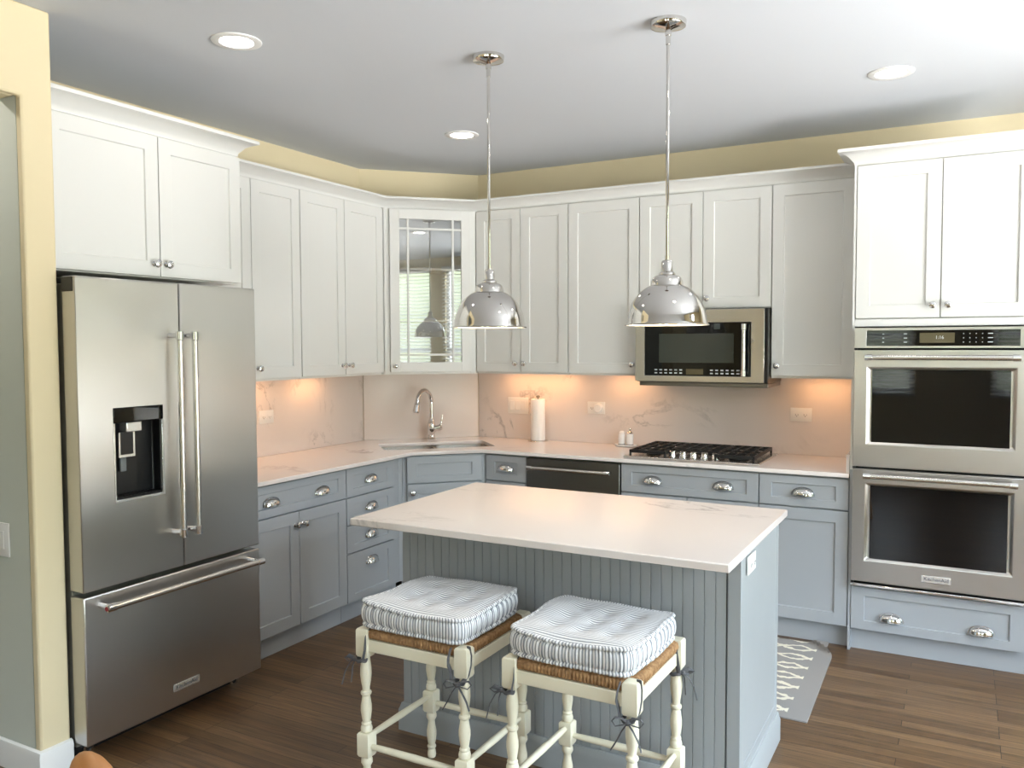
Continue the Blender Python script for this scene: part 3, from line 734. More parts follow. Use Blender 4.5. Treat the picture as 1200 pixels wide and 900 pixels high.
MB().box(mx0+.02, mx1+.008-.01, -.395, -.03, 1.322, 1.3445).build('vent_base', 'dsteel', t, world=True, bevel=.002)
MB().box(2.6735, mx1, my+.004, my+.03, 1.350, 1.765).build('side_strip', 'black', t, world=True)

# ------------------------------------------------------------------ double oven
OF = -.662
t = thing('double_oven', 'stainless double wall oven with black glass built into the tall cabinet', 'oven', ((OX0+OX1)/2, -.3, .35))
ox0, ox1 = OX0+.003, OX1+.002
MB().box(ox0+.012, ox1-.012, OF+.035, -.03, .352, 1.645).build('case', 'dark', t, world=True)
cp = MB().ring_panel(ox0, ox1, 1.546, 1.645, OF+.002, .032, (3.218, 3.872, 1.556, 1.632), .002, mp=1).build('control_panel', ['steel', 'blackglass'], t, world=True, bevel=.002); MW[cp.name] = MW[t.name]
MB().box(3.455, 3.605, OF+.0025, OF+.0045, 1.571, 1.619).build('display', 'lcd', cp, world=True)
text('1:16', .022, cp, MW[t.name].inverted() @ Matrix.Translation((3.541, OF+.002, 1.596)) @ FRONT, 'print', 'clock_digits')
m = MB()
for i in range(4):
    for r_ in range(3): m.box(3.64+i*.026, 3.644+i*.026, OF+.0032, OF+.005, 1.572+r_*.02, 1.576+r_*.02)
for r_ in range(3):
    m.box(3.742, 3.762, OF+.0032, OF+.005, 1.572+r_*.02, 1.576+r_*.02); m.box(3.29, 3.298, OF+.0032, OF+.005, 1.572+r_*.02, 1.576+r_*.02); m.box(3.385, 3.40, OF+.0032, OF+.005, 1.572+r_*.02, 1.576+r_*.02)
m.build('keypad_marks', 'print', cp, world=True)
def oven_door(z0, z1, wz0, wz1, hz):
    m = MB().ring_panel(ox0, ox1, z0, z1, OF, .034, (3.222, 3.864, wz0-.006, wz1+.010), .014, slope=.014)
    d_ = m.build('oven_door', 'steel', t, world=True, bevel=.003); MW[d_.name] = MW[t.name]
    MB().box(3.246, 3.840, OF+.010, OF+.0145, wz0+.004, wz1-.002).build('window', 'blackglass', d_, world=True)
    barhandle(d_, (3.222, OF-.055, hz), (3.870, OF-.055, hz), (0, -.055, 0), .0125)
    return d_
oven_door(.953, 1.536, 1.074, 1.442, 1.500)
ld = oven_door(.372, .942, .487, .862, .915)
b_ = MB().box(3.484, 3.612, OF-.003, OF+.001, .407, .440).build('badge', 'badge', ld, world=True, bevel=.001)
text('KitchenAid', .024, b_, MW[t.name].inverted() @ Matrix.Translation((3.548, OF-.0036, .4235)) @ FRONT, 'badgetext')
MB().box(ox0-.004, ox1, OF-.004, OF+.035, .348, .362).build('bottom_trim', 'chrome', t, world=True, bevel=.003)

# ------------------------------------------------------------------ gas cooktop
cx0, cx1, cy0, cy1 = 1.915, 2.690, -.598, -.085
t = thing('gas_cooktop', 'stainless gas cooktop with black cast iron grates set on the back counter', 'cooktop', ((cx0+cx1)/2, (cy0+cy1)/2, CT))
MB().box(cx0, cx1, cy0, cy1, CT+.0005, CT+.012).build('plate', 'steel_h', t, world=True, bevel=.004)
gz0, gz1 = CT+.036, CT+.048
def grate(x0, x1, y0, y1, notch=None):
    m = MB(); b = .011
    m.box(x0, x1, y0, y0+b, gz0-.006, gz1).box(x0, x1, y1-b, y1, gz0-.006, gz1).box(x0, x0+b, y0, y1, gz0-.006, gz1).box(x1-b, x1, y0, y1, gz0-.006, gz1)
    for fx in (.25, .5, .75):
        m.box(x0+(x1-x0)*fx-b/2, x0+(x1-x0)*fx+b/2, y0, y1, gz0, gz1)
    for fy in (.25, .5, .75): m.box(x0, x1, y0+(y1-y0)*fy-b/2, y0+(y1-y0)*fy+b/2, gz0, gz1)
    for xx in (x0, x1-b):
        for yy in (y0, y1-b): m.box(xx, xx+b, yy, yy+b, CT+.0125, gz0)
    m.build('grate', 'iron', t, world=True, bevel=.002)
grate(cx0+.030, cx0+.248, cy0+.020, cy1-.015); grate(cx0+.253, cx1-.253, cy0+.150, cy1-.015); grate(cx1-.248, cx1-.030, cy0+.020, cy1-.015)
for bxx, byy, r_ in ((cx0+.14, -.22, .05), (cx0+.14, -.46, .04), ((cx0+cx1)/2, -.26, .06), (cx1-.14, -.22, .04), (cx1-.14, -.46, .05)):
    MB().lathe([(0, .022), (r_*.8, .022), (r_*.9, .018), (r_*.85, .010), (r_*1.1, .006), (r_*1.1, .0)], 24, (bxx, byy, CT+.0125)).build('burner', 'iron', t, world=True)
for i in range(5):
    MB().lathe([(0, .034), (.015, .034), (.019, .031), (.019, .012), (.022, .008), (.022, 0)], 20, (2.185+i*.062, -.515, CT+.0125)).build('knob', 'chrome', t, world=True)

# ------------------------------------------------------------------ pendant lights and recessed lights
def pendant(x, y, label):
    t = thing('pendant_light', label, 'pendant light', (x, y, 1.64), group='nickel dome pendants over the island')
    H = ZC-1.64
    MB().lathe([(0, H-.052), (.012, H-.052), (.012, H-.034), (.020, H-.032), (.052, H-.026), (.064, H-.020), (.067, H-.010), (.067, H-.001), (0, H-.001)], 40).build('canopy', 'nickel', t)
    MB().lathe([(.0065, .24), (.0065, H-.05)], 14).lathe([(.009, H-.085), (.009, H-.05)], 14).lathe([(.0085, .262), (.0085, .244)][::-1], 14).build('rod', 'nickel', t)
    MB().lathe([(.008, .246), (.018, .243), (.0215, .238), (.0225, .204), (.023, .202), (.031, .196), (.032, .190), (.026, .186), (.010, .186)], 32).build('socket_cap', 'nickel', t)
    out = [(.0300, .1895), (.046, .184), (.055, .176), (.0595, .165), (.061, .155), (.062, .150), (.070, .147), (.086, .138), (.104, .123), (.120, .104), (.133, .082), (.142, .058), (.1475, .034), (.150, .014), (.152, .006), (.158, .003), (.158, 0)]
    sh = MB().lathe(out+[(r-.004 if i else r-.002, z-(.0015 if i else 0)) for i, (r, z) in enumerate(out)][::-1][2:], 64)
    n_out = len(out); sh = MB()
    inn = [(max(.02, r-.0035), max(.0015, z-.0035)) for r, z in out[:-2]]
    sh.lathe(out, 64); sh.f.pop() ; sh.m.pop()
    if len(sh.f[-1]) > 4: sh.f.pop(); sh.m.pop()
    s_ = sh.build('shade', 'nickel', t)
    il = MB().lathe([(.152, .0005)]+inn[::-1]+[(.0, inn[0][1])], 64); il.f = [f for f in il.f if len(f) <= 4]; il.m = il.m[:len(il.f)]
    il.build('shade_lining', 'shadein', s_)
    MB().lathe([(.0157, .0), (.0157, 0)], 3) if False else None
    MB().lathe([(0, .060), (.018, .062), (.029, .075), (.031, .092), (.026, .112), (.015, .135), (.014, .165), (0, .165)], 24).build('bulb', 'bulb', t)
    L = bpy.data.lights.new('pendant', 'POINT'); L.energy = BULB_POWER; L.color = (1, .80, .56); L.shadow_soft_size = .03
    lo = bpy.data.objects.new('pendant_lamp', L); COL.objects.link(lo); lo.location = (x, y, 1.64+.035)
pendant(1.883, -2.088, 'left polished nickel dome pendant hanging on a rod, further from the microwave')
pendant(2.656, -2.090, 'right polished nickel dome pendant hanging on a rod in front of the microwave')
CANS = [(.15, -3.72, 'unseen recessed light added to brighten the hallway at far left'), (1.105, -2.72, 'recessed ceiling light nearest the fridge cabinet'), (1.10, -1.036, 'recessed ceiling light beyond the left pendant, towards the corner'), (3.336, -1.043, 'recessed ceiling light at right above the oven cabinet'), (3.336, -2.72, 'recessed ceiling light above the camera side of the island')]  # the first is an unseen lamp, added to brighten the hallway wall
for x, y, lb in CANS:
    t = thing('recessed_light', 'round white '+lb, 'ceiling light', (x, y, ZC), group='recessed ceiling lights')
    MB().lathe([(.062, -.0015), (.066, -.006), (.090, -.007), (.096, -.004), (.097, -.0005), (.060, -.0005)], 48, closed=True).build('trim_ring', 'trim', t)
    MB().lathe([(0, -.0045), (.050, -.0042), (.0615, -.002), (.0615, -.0008), (0, -.0008)], 40).build('lens', 'hallfill' if 'hallway' in lb else 'can', t)

# ------------------------------------------------------------------ things on the counter and the walls
tx, ty = 1.105, -.085
t = thing('paper_towel_holder', 'white paper towel roll on an upright holder against the backsplash', 'paper towel', (tx, ty, CT))
MB().lathe([(0, .008), (.030, .008), (.066, .006), (.070, .003), (.070, .0005), (0, .0005)], 40).build('base', 'steel_h', t)
MB().lathe([(.0195, .009), (.047, .009), (.0485, .012), (.0485, .284), (.047, .287), (.0195, .287)], 48, closed=True).build('paper_roll', 'paper', t)
MB().lathe([(.006, .008), (.006, .295), (.012, .298), (.014, .304), (.010, .312), (0, .314)], 20).build('post', 'dsteel', t)
sx, sy = 1.742, -.095
o = MB().lathe([(0, .006), (.060, .006), (.072, .010), (.076, .014), (.078, .012), (.070, .0035), (.050, .0005), (0, .0005)], 40).build('tray', 'ceramic'); o.location = (sx, sy, CT)
for v in o.data.vertices: v.co.y *= .68
tag(o, 'small oval white tray under the salt and pepper shakers', 'tray')
for k, (dx, lb, finial) in enumerate(((-.027, 'left white ceramic shaker with plain top on the small tray', False), (.027, 'right white ceramic shaker with a small finial on the small tray', True))):
    t = thing('shaker', lb, 'shaker', (sx+dx, sy, CT+.0063), group='white shakers on the tray')
    MB().lathe([(0, .0), (.0225, .0), (.0235, .003), (.0235, .070), (.021, .076), (0, .076)], 28).lathe([(.0237, .006), (.0241, .006), (.0241, .010), (.0237, .010)], 28, m=1, closed=True).build('body', ['ceramic', 'slot'], t)
    MB().lathe([(0, .0765), (.020, .0765), (.021, .080), (.016, .090), (.010, .094)]+([(.007, .097), (.010, .104), (.008, .112), (0, .116)] if finial else [(0, .095)]), 24).build('lid', 'chrome' if finial else 'ceramic', t)

def wallplate(name, label, cat, w, h, mat4, draw, group=None):
    t = thing(name, label, cat, group=group); t.matrix_world = mat4; MW[t.name] = mat4.copy()
    MB().ring_panel(-w/2, w/2, -h/2, h/2, -.006, .0055, (-w/2+.003, w/2-.003, -h/2+.003, h/2-.003), -.0012, slope=.003).build('cover_plate', 'plate', t, bevel=.001)
    draw(t)
def decora(t, xs, zs, horizontal=False):
    for x in xs:
        a, b = (.033, .0165) if horizontal else (.0165, .033)
        MB().box(x-a, x+a, -.011, -.0075, -b, b).build('rocker', 'plate', t, bevel=.002)
def sockets(t, xs, hor=True):
    for x in xs:
        f = MB().box(x-.017, x+.017, -.0095, -.0075, -.014, .014).build('receptacle', 'plate', t, bevel=.002)
        MB().box(x-.008, x-.006, -.0102, -.0094, -.006, .004).box(x+.006, x+.008, -.0102, -.0094, -.005, .003).lathe([(0, .0102), (.0025, .0102), (.0025, .0094)], 10, (x, 0, -.009), '-y').build('slot', 'slot', f)
TB = lambda x, z: Matrix.Translation((x, -T1, z))
TL = lambda y, z: Matrix.Translation((T1, y, z)) @ Matrix.Rotation(R90, 4, 'Z')
wallplate('outlet', 'white outlet plate on the marble left of the sink, near the fridge', 'outlet', .118, .078, TL(-1.505, 1.145), lambda t: sockets(t, (-.024, .024)), 'white wall outlets')
wallplate('light_switch', 'white three gang light switch plate left of the paper towels', 'light switch', .160, .114, TB(.915, 1.143), lambda t: decora(t, (-.046, 0, .046), 0), 'white light switches')
def plugged(t):
    sockets(t, (-.028,))
    MB().lathe([(0, .040), (.024, .040), (.029, .036), (.031, .028), (.031, .0076)], 32, (.022, 0, .0), '-y').build('plug_adapter', 'plate', t)
wallplate('outlet', 'white outlet plate with a round plug adapter above the shakers', 'outlet', .124, .080, TB(1.503, 1.146), plugged, 'white wall outlets')
wallplate('outlet', 'white outlet plate on the marble right of the cooktop', 'outlet', .122, .080, TB(2.807, 1.149), lambda t: sockets(t, (-.024, .024)), 'white wall outlets')
wallplate('outlet', 'white outlet plate on the blue grey end of the island', 'outlet', .114, .062, Matrix.Translation((bx1+.0002, -2.290, .826)) @ Matrix.Rotation(R90, 4, 'Z'), lambda t: sockets(t, (-.024, .024)), 'white wall outlets')
wallplate('light_switch', 'white light switch plate on the grey hallway wall at far left', 'light switch', .080, .125, Matrix.Translation((.545, -3.3602, .859)), lambda t: decora(t, (0,), 0), 'white light switches')

# ------------------------------------------------------------------ rug
def rug():
    m = MB(); x0, x1, y0, y1 = 2.30, 3.093, -1.575, -.640; nx, ny = 40, 44; vs, fs = [], []
    for layer in (0, 1):
        for j in range(ny+1):
            for i in range(nx+1):
                u, v = i/nx, j/ny
                x = x0+(x1-x0)*u+.012*(1-v); y = y0+(y1-y0)*v+.012*u*(v > .95)-.02*u*(1-v)
                d = max(0, (u-.90)*.79+(v-.93)*.93)/.07
                z = .001+.006*layer+.028*min(1, d)**1.5
                x -= .03*min(1, d)**2; y -= .03*min(1, d)**2
                vs.append((x, y, z))
    n1 = (nx+1)*(ny+1)
    for layer in (0, 1):
        for j in range(ny):
            for i in range(nx):
                a = layer*n1+j*(nx+1)+i; fs.append((a, a+1, a+nx+2, a+nx+1))
    edge = [i for i in range(nx+1)]+[(j+1)*(nx+1)-1 for j in range(1, ny+1)]+[ny*(nx+1)+i for i in range(nx-1, -1, -1)]+[j*(nx+1) for j in range(ny-1, 0, -1)]
    for k in range(len(edge)):
        a, b = edge[k], edge[(k+1) % len(edge)]; fs.append((a, b, n1+b, n1+a))
    m.add(vs, fs)
    mt = bpy.data.materials.new('grey rug with cream trellis'); mt.use_nodes = True; nt = mt.node_tree; b = nt.nodes['Principled BSDF']; L = nt.links.new
    tc = N(nt, 'ShaderNodeTexCoord');
    def MN(op, a, b=None, c=None):
        n_ = N(nt, 'ShaderNodeMath', _operation=op)
        for k_, v_ in enumerate((a, b, c)):
            if v_ is None: continue
            if isinstance(v_, (int, float)): n_.inputs[k_].default_value = v_
            else: L(v_, n_.inputs[k_])
        return n_.outputs[0]
    sp = N(nt, 'ShaderNodeSeparateXYZ'); L(tc.outputs['Object'], sp.inputs[0])
    nz = N(nt, 'ShaderNodeTexNoise', Scale=26., Detail=2.); L(tc.outputs['Object'], nz.inputs['Vector'])
    yy = MN('DIVIDE', MN('MULTIPLY_ADD', nz.outputs[0], .045, sp.outputs[1]), .130)
    wv = MN('MULTIPLY', MN('SINE', MN('MULTIPLY', sp.outputs[0], 2*pi/.30)), .24)
    fam = [MN('LESS_THAN', MN('ABSOLUTE', MN('SUBTRACT', MN('FRACT', MN('ADD', MN(op, yy, wv), 20.)), .5)), .082) for op in ('ADD', 'SUBTRACT')]
    both = MN('MAXIMUM', fam[0], fam[1])
    class _o: outputs = [both]
    rp = _o
    sx_ = N(nt, 'ShaderNodeSeparateXYZ'); L(tc.outputs['Object'], sx_.inputs[0])
    lt = N(nt, 'ShaderNodeMath', _operation='LESS_THAN', i1=3.015); L(sx_.outputs[0], lt.inputs[0])
    gt = N(nt, 'ShaderNodeMath', _operation='GREATER_THAN', i1=-1.54); L(sx_.outputs[1], gt.inputs[0])
    mu = N(nt, 'ShaderNodeMath', _operation='MULTIPLY'); L(lt.outputs[0], mu.inputs[0]); L(gt.outputs[0], mu.inputs[1])
    mu2 = N(nt, 'ShaderNodeMath', _operation='MULTIPLY'); L(mu.outputs[0], mu2.inputs[0]); L(rp.outputs[0], mu2.inputs[1])
    mx = N(nt, 'ShaderNodeMix', _data_type='RGBA'); mx.inputs[6].default_value = lin(158, 155, 152); mx.inputs[7].default_value = lin(240, 234, 216)
    L(mu2.outputs[0], mx.inputs[0]); L(mx.outputs[2], b.inputs['Base Color']); b.inputs['Roughness'].default_value = .95
    fn = N(nt, 'ShaderNodeTexNoise', Scale=400.); L(tc.outputs['Object'], fn.inputs['Vector'])
    bp_ = N(nt, 'ShaderNodeBump', Strength=.6, Distance=.002); L(fn.outputs[0], bp_.inputs['Height']); L(bp_.outputs[0], b.inputs['Normal'])
    M['rug'] = mt
    o = m.build('rug', 'rug'); tag(o, 'grey kitchen mat with cream trellis lines on the floor behind the island', 'rug')
rug()

# ------------------------------------------------------------------ bar stools and their cushions
HW = .195                                # half distance between leg centres
ZT, ZRB, ZBT, ZBB = .621, .524, .263, .179
def leg_mesh(x, y):
    m = MB(); h = .0235
    def blk(z0, z1, h=h, tap=.004):
        a = h-tap
        vs = []
        for zz, hh in ((z0, a), (z0+.008, h), (z1-.006, h), (z1, a)): vs += [(x-hh, y-hh, zz), (x+hh, y-hh, zz), (x+hh, y+hh, zz), (x-hh, y+hh, zz)]
        fs = [(3,2,1,0), (12,13,14,15)]+[(l*4+i, l*4+(i+1) % 4, l*4+4+(i+1) % 4, l*4+4+i) for l in range(3) for i in range(4)]
        m.add(vs, fs)
    blk(ZRB, ZT); blk(ZBB, ZBT, .0235)
    L = ZRB-ZBT
    up = [(0, .014), (.02, .0145), (.08, .0165), (.16, .0190), (.24, .0195), (.33, .0170), (.41, .0130), (.455, .0125), (.465, .0175), (.485, .0188), (.505, .0175), (.515, .0130), (.56, .0150), (.65, .0190), (.72, .0190), (.80, .0160), (.865, .0130), (.875, .0165), (.89, .0172), (.905, .0150), (.925, .0185), (.955, .0200), (.985, .0190), (1, .015)]
    m.lathe([(r, ZRB-u*L) for u, r in up][::-1], 24, (x, y, 0))
    lo = [(0, .015), (.06, .0190), (.12, .0195), (.17, .0150), (.20, .0125), (.28, .0140), (.42, .0185), (.52, .0185), (.64, .0155), (.72, .0125), (.74, .0165), (.77, .0170), (.80, .0130), (.86, .0150), (.93, .0165), (.98, .0150), (1, .013)]
    m.lathe([(r, ZBB-u*(ZBB-.0005)) for u, r in lo][::-1], 24, (x, y, 0))
    return m
def super_loop(hx, hy, n, e=7.0):
    """points round a rounded square by arc length, with the perimeter coordinate of each"""
    pts = []
    for i in range(n*4):
        a = 2*pi*i/(n*4); c, s_ = cos(a), sin(a); k = (abs(c)**e+abs(s_)**e)**(-1/e); pts.append(Vector((hx*c*k, hy*s_*k)))
    return pts
def resample(pts, n):
    L = [0]
    for i in range(len(pts)): L.append(L[-1]+(pts[(i+1) % len(pts)]-pts[i]).length)
    out = []; j = 0
    for i in range(n):
        d = L[-1]*i/n
        while L[j+1] < d: j += 1
        u = (d-L[j])/(L[j+1]-L[j]); out.append(pts[j].lerp(pts[(j+1) % len(pts)], u))
    return out, L[-1]
def rush_mesh():
    m = MB(); hx = hy = HW+.012; n = 560
    lp, per = resample(super_loop(hx, hy, 90, 14), n); rows = [(1-.05, .588), (1-.012, .591), (1.0, .603), (1-.010, .616), (1-.05, .621)]
    vs, fs = [], []
    for k, z in rows:
        for i, p in enumerate(lp):
            rp = .0045*(1 if k > .96 else .4)*(abs(sin(pi*i/4)))
            q_ = p*(k+rp/HW); vs.append((q_.x, q_.y, z))
    nr = len(rows)
    for l in range(nr-1):
        for i in range(n): fs.append((l*n+i, l*n+(i+1) % n, (l+1)*n+(i+1) % n, (l+1)*n+i))
    for kk in (.75, .5, .25, .05):
        o_ = len(vs)
        for i, p in enumerate(lp):
            rp = .0016*abs(sin(pi*i/4)); vs.append((p.x*kk, p.y*kk, .621-.006*(1-kk)+rp))
        for i in range(n): fs.append((o_-n+i, o_-n+(i+1) % n, o_+(i+1) % n, o_+i))
    fs.append(tuple(range(o_, o_+n))); fs.append(tuple(range(n))[::-1])
    m.add(vs, fs); return m
def clear_corners(lp): return lp
def stool(label):
    t = thing('bar_stool', label, 'stool', group='cream bar stools at the island')
    for sx_ in (-1, 1):
        for sy_ in (-1, 1): leg_mesh(sx_*HW, sy_*HW).build('leg', 'cream', t, bevel=.0012)
    for k in range(4):
        z = .242 if k % 2 else .215
        pts = [(-HW+.018, -HW, z), (-HW+.06, -HW, z), (0, -HW, z), (HW-.06, -HW, z), (HW-.018, -HW, z)]
        MB().tube(pts, [.0085, .0105, .0125, .0105, .0085], 14).move(Matrix.Rotation(k*R90, 4, 'Z')).build('stretcher', 'cream', t)
        MB().box(-HW+.0225, HW-.0225, -HW-.014, -HW+.010, .545, .586).move(Matrix.Rotation(k*R90, 4, 'Z')).build('seat_rail', 'cream', t, bevel=.003)
    # rush seat, notched round the four corner posts
    m = rush_mesh(); c = HW-.0245
    for i, v in enumerate(m.v):
        x, y, z = v
        if abs(x) > c and abs(y) > c:
            if abs(x) > abs(y): y = math.copysign(c, y)
            else: x = math.copysign(c, x)
            m.v[i] = (min(max(x, -HW-.012), HW+.012), y, z)
    m.build('rush_seat', 'rush', t, angle=60)
    return t
def cushion(label, seed, tops):
    rnd = random.Random(seed)
    t = thing('seat_cushion', label, 'cushion', group='ticking cushions on the stools')
    m = MB(); H = .205; n = 480
    lp, per = resample(super_loop(H, H, 120, 9), n)
    zb0, th = .0, .084
    # side profile: (scale inset, height fraction, ripple)
    prof = [(.90, -.000, 0), (.955, .004, .4), (.980, .020, 1.4), (1.000, .070, 1.0), (1.003, .115, .6), (.990, .150, 1.6), (.974, .185, 1.9), (1.000, .25, 1.2), (1.012, .36, .7), (1.018, .50, .6), (1.012, .64, .7), (1.000, .75, 1.2), (.974, .815, 1.9), (.990, .855, 1.6), (1.006, .89, .6), (1.008, .93, .6), (.992, .975, 1.0), (.968, .985, 1.3), (.945, .965, 1.0)]
    ph = [rnd.uniform(0, 6.28) for _ in range(12)]
    wob = lambda i, k: 0.0028*sin(2*pi*3*i/n+ph[k % 12])+.0018*sin(2*pi*7*i/n+ph[(k+3) % 12])
    rip = lambda i, k: .0017*sin(2*pi*i/n*100+ph[k % 3]*.0)+.0006*sin(2*pi*i/n*37+ph[1])
    sag = lambda i: .006*sin(2*pi*2*i/n+ph[5])+.004*sin(2*pi*5*i/n+ph[6])
    vs, fs, uvq = [], [], []
    for r_, (k, zf, rp) in enumerate(prof):
        for i, p in enumerate(lp):
            nrm = p.normalized(); d = rip(i, r_)*rp+wob(i, 2)
            q_ = p*k+nrm*d
            cr = (abs(p.x)/H)**6*(abs(p.y)/H)**6
            zz = zb0+th*zf+sag(i)*zf*.8+.010*cr*(1 if zf > .5 else 0)*zf
            vs.append((q_.x, q_.y, zz))
    nr = len(prof)
    for l in range(nr-1):
        for i in range(n):
            fi = len(m.f)+len(fs)
            fs.append((l*n+i, l*n+(i+1) % n, (l+1)*n+(i+1) % n, (l+1)*n+i))
            a, b = per*i/n, per*(i+1)/n; v0, v1 = prof[l][1]*th, prof[l+1][1]*th
            if l < nr-3: m.uv[fi] = [(a, v0), (b, v0), (b, v1), (a, v1)]
            else:
                m.uv[fi] = [(a, v0), (b, v0), (b, v1), (a, v1)]
    # top
    tuft = [(x_, y_) for x_ in (-.095, 0, .095) for y_ in (-.095, 0, .095)]
    def topz(x, y):
        e_ = max(abs(x), abs(y))/H; z = th*(.965+.10*(1-e_**3)*e_**.5+.02)+.004*sin(9*x+ph[7])*sin(11*y+ph[8])
        for a, b in tuft:
            d2 = (x-a)**2+(y-b)**2; z -= .011*math.exp(-d2/.0009)+.004*math.exp(-d2/.003)
        return z+zb0
    prev = (nr-1)*n; K = 26
    for s_ in range(1, K):
        k = .945*(1-s_/K); o_ = len(vs); bl = min(1, s_/3)
        for i, p in enumerate(lp):
            q_ = p*k; base = vs[(nr-1)*n+i][2]; vs.append((q_.x, q_.y, base*(1-bl)+(topz(q_.x, q_.y)+sag(i)*k**2*.8)*bl))
        for i in range(n):
            j = (i+1) % n; fi = len(m.f)+len(fs); fs.append((prev+i, prev+j, o_+j, o_+i))
            m.uv[fi] = [(vs[a][1], vs[a][0]) for a in (prev+i, prev+j, o_+j, o_+i)]
        prev = o_
    fi = len(fs); fs.append(tuple(prev+i for i in range(n))); m.uv[fi] = [(vs[prev+i][1], vs[prev+i][0]) for i in range(n)]
    fs.append(tuple(range(n))[::-1])
    m.add(vs, fs); m.build('cushion_body', 'ticking', t, angle=75)
    # ties: (corner sx, sy, kind)
    for sx_, sy_, kind in tops:
        tie(sx_, sy_, kind).build('tie', 'tie', t)
    return t
def ribbon(m, pts, w=.0065, th=.0012, ref=(0, 0, 1)): m.tube(pts, w, 8, flat=th, ref=ref)
def tie(sx_, sy_, kind):
    """cord from the cushion corner down both faces of the post to a knot under the block; local cushion frame (z 0 = seat top)"""
    m = MB(); P = HW; h = .0262; z0 = ZRB-.6262            # block bottom
    X, Y = sx_*P, sy_*P
    # two straps on the inner sides of the post, meeting round the leg under the block
    a1 = [(X-sx_*.030, Y+sy_*h*.0+sy_*.000-sy_*.02, .004), (X-sx_*h, Y+sy_*.010, -.030), (X-sx_*h, Y+sy_*.016, -.070), (X-sx_*.020, Y+sy_*.020, z0-.004)]
    a2 = [(X+sx_*.000-sx_*.02, Y-sy_*.030, .004), (X+sx_*.010, Y-sy_*h, -.030), (X+sx_*.016, Y-sy_*h, -.070), (X+sx_*.020, Y-sy_*.020, z0-.004)]
    if kind == 'front':
        a1 = [(X-sx_*.012, Y+sy_*.028, .002), (X-sx_*.022, Y+sy_*.0272, -.030), (X-sx_*.0275, Y+sy_*.0200, -.055), (X-sx_*.0275, Y+sy_*.004, -.085), (X-sx_*.018, Y+sy_*.016, z0-.006)]
        a2 = [(X+sx_*.028, Y-sy_*.012, .002), (X+sx_*.0272, Y-sy_*.022, -.030), (X+sx_*.0272, Y-sy_*.020, -.060), (X+sx_*.0270, Y-sy_*.006, -.088), (X+sx_*.018, Y+sy_*.010, z0-.006)]
    ribbon(m, a1, .0078, .0018, (sx_, 0, 0) if False else (0, 1, 0)); ribbon(m, a2, .0078, .0018, (1, 0, 0))
    zz = z0-.010; r_ = .0185
    loop = [(X+r_*cos(2*pi*i/24), Y+r_*sin(2*pi*i/24), zz+.002*sin(i)) for i in range(25)]
    ribbon(m, loop, .0066, .0026, (0, 0, 1))
    # knot and bow on the outer face
    dirv = {'front': Vector((.35*sx_, sy_, 0)), 'bow': Vector((.5*sx_, sy_, 0)), 'side': Vector((sx_, .35*sy_, 0))}[kind].normalized()
    lat = Vector((-dirv.y, dirv.x, 0)); K = Vector((X, Y, zz))+dirv*.024
    m.lathe([(0, -.008), (.007, -.006), (.0095, 0), (.007, .006), (0, .008)], 12, tuple(K))
    if kind == 'side':
        ribbon(m, [K, K+dirv*.02+lat*.006+Vector((0,0,.012)), K+dirv*.034+lat*.01+Vector((0,0,.006)), K+dirv*.020+lat*.010+Vector((0,0,-.004)), K], .0074, .0018, (0,0,1))
        ribbon(m, [K, K+dirv*.018+Vector((0,0,-.012)), K+dirv*.036+lat*.004+Vector((0,0,-.045)), K+dirv*.046+lat*.006+Vector((0,0,-.088))], .0074, .0018, lat)
        ribbon(m, [K, K+dirv*.006+lat*.008+Vector((0,0,-.02)), K+dirv*.010+lat*.012+Vector((0,0,-.075))], .0066, .0018, lat)
    else:
        for s_ in (-1, 1):
            l = lat*s_
            ribbon(m, [K, K+l*.016+Vector((0,0,.012)), K+l*.036+Vector((0,0,.013)), K+l*.044+Vector((0,0,.002)), K+l*.034+dirv*.008+Vector((0,0,-.008)), K+l*.014+dirv*.006+Vector((0,0,-.004)), K], .0070, .0018, dirv)
            ribbon(m, [K, K+l*.016+dirv*.006+Vector((0,0,-.022)), K+l*.030+dirv*.006+Vector((0,0,-.050)), K+l*(.038 if s_ > 0 else .046)+dirv*.004+Vector((0,0,-.078))], .0066, .0018, dirv)
    return m
s1 = stool('cream turned leg bar stool on the left, nearer the fridge')
s1.location = (2.086, -2.753, 0)
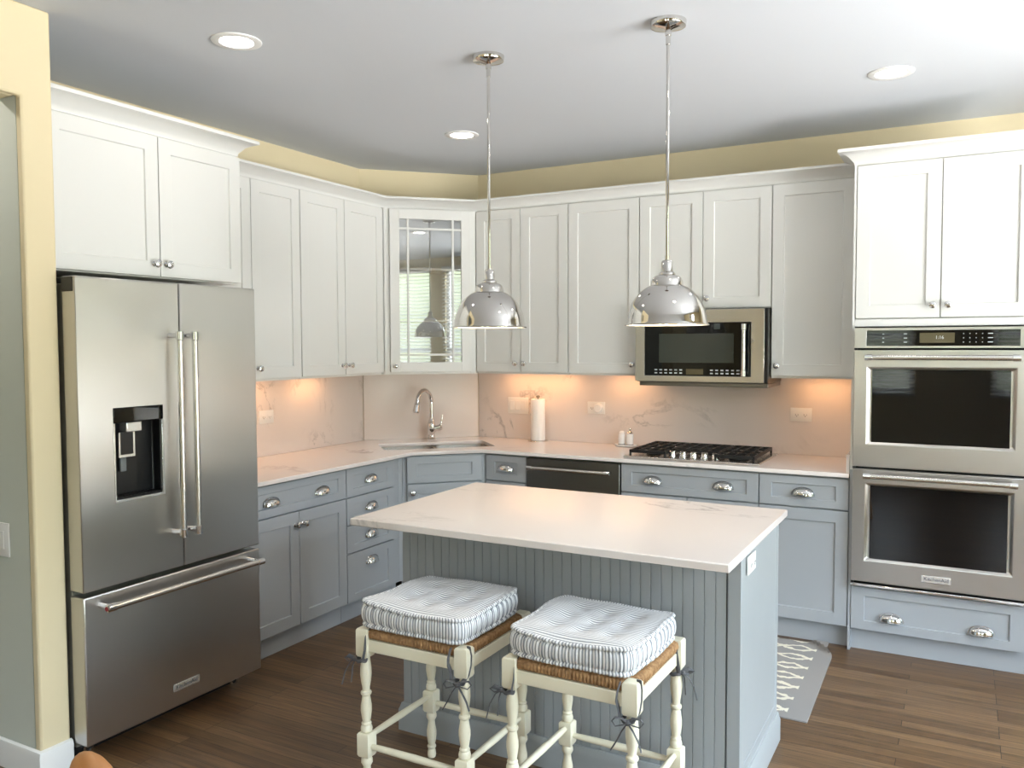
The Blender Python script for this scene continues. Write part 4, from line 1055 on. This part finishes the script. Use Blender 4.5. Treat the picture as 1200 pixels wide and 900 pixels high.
s2 = copy_tree(s1); s2['label'] = 'cream turned leg bar stool on the right, nearer the oven cabinet'
s2.location = (2.649, -2.752, 0); s2.rotation_euler.z = -.017
c1 = cushion('striped ticking cushion tied on the left stool', 3, [(-1, -1, 'side'), (1, -1, 'front')])
c1.location = (2.083, -2.768, .6262); c1.rotation_euler.z = -.02
c2 = cushion('striped ticking cushion tied on the right stool', 8, [(-1, -1, 'side'), (1, -1, 'front'), (1, 1, 'side')])
c2.location = (2.645, -2.762, .6262); c2.rotation_euler.z = -.035

# ------------------------------------------------------------------ wooden chair at the bottom left corner
t = thing('wooden_chair', 'honey wood chair, only the rounded end of its back rail showing at bottom left', 'chair', (2.572, -4.400, 0), R(146))
m = MB(); n = 24; prof2 = []
def chair():
    # local: back rail runs along x at y=0
    L = .23; vs, fs = [], []; rows = 30; seg = 20
    for i in range(rows+1):
        u = -1+2*i/rows; x = L*u; k = (1-abs(u)**3.2)**.5 if abs(u) < 1 else 0; cy_ = .03*u*u
        for j in range(seg):
            a = 2*pi*j/seg; vs.append((x, cy_+.036*cos(a)*max(k, .05), .879+.052*sin(a)*max(k, .05)))
    for i in range(rows):
        for j in range(seg): fs.append((i*seg+j, i*seg+(j+1) % seg, (i+1)*seg+(j+1) % seg, (i+1)*seg+j))
    fs.append(tuple(range(seg))[::-1]); fs.append(tuple(rows*seg+j for j in range(seg)))
    m = MB(); m.add(vs, fs); m.build('back_rail', 'chairwood', t)
    for x in (-.16, -.08, 0, .08, .16): MB().tube([(x*.9, .20*0-.05+.02, .45), (x, .05*(x/L)**2-.0, .845)], .009, 10).build('spindle', 'chairwood', t)
    sm = MB(); pts = rounded([(-.21, -.40), (.21, -.40), (.20, .01), (-.20, .01)], .08); sm.prism(pts, .42, .455); sm.build('seat', 'chairwood', t, bevel=.006)
    for x, y in ((-.16, -.35), (.16, -.35), (-.15, -.03), (.15, -.03)): MB().tube([(x, y, .425), (x*1.18, y+(-.03 if y < -.2 else .03), .0)], [.018, .013], 12).build('leg', 'chairwood', t)
chair()
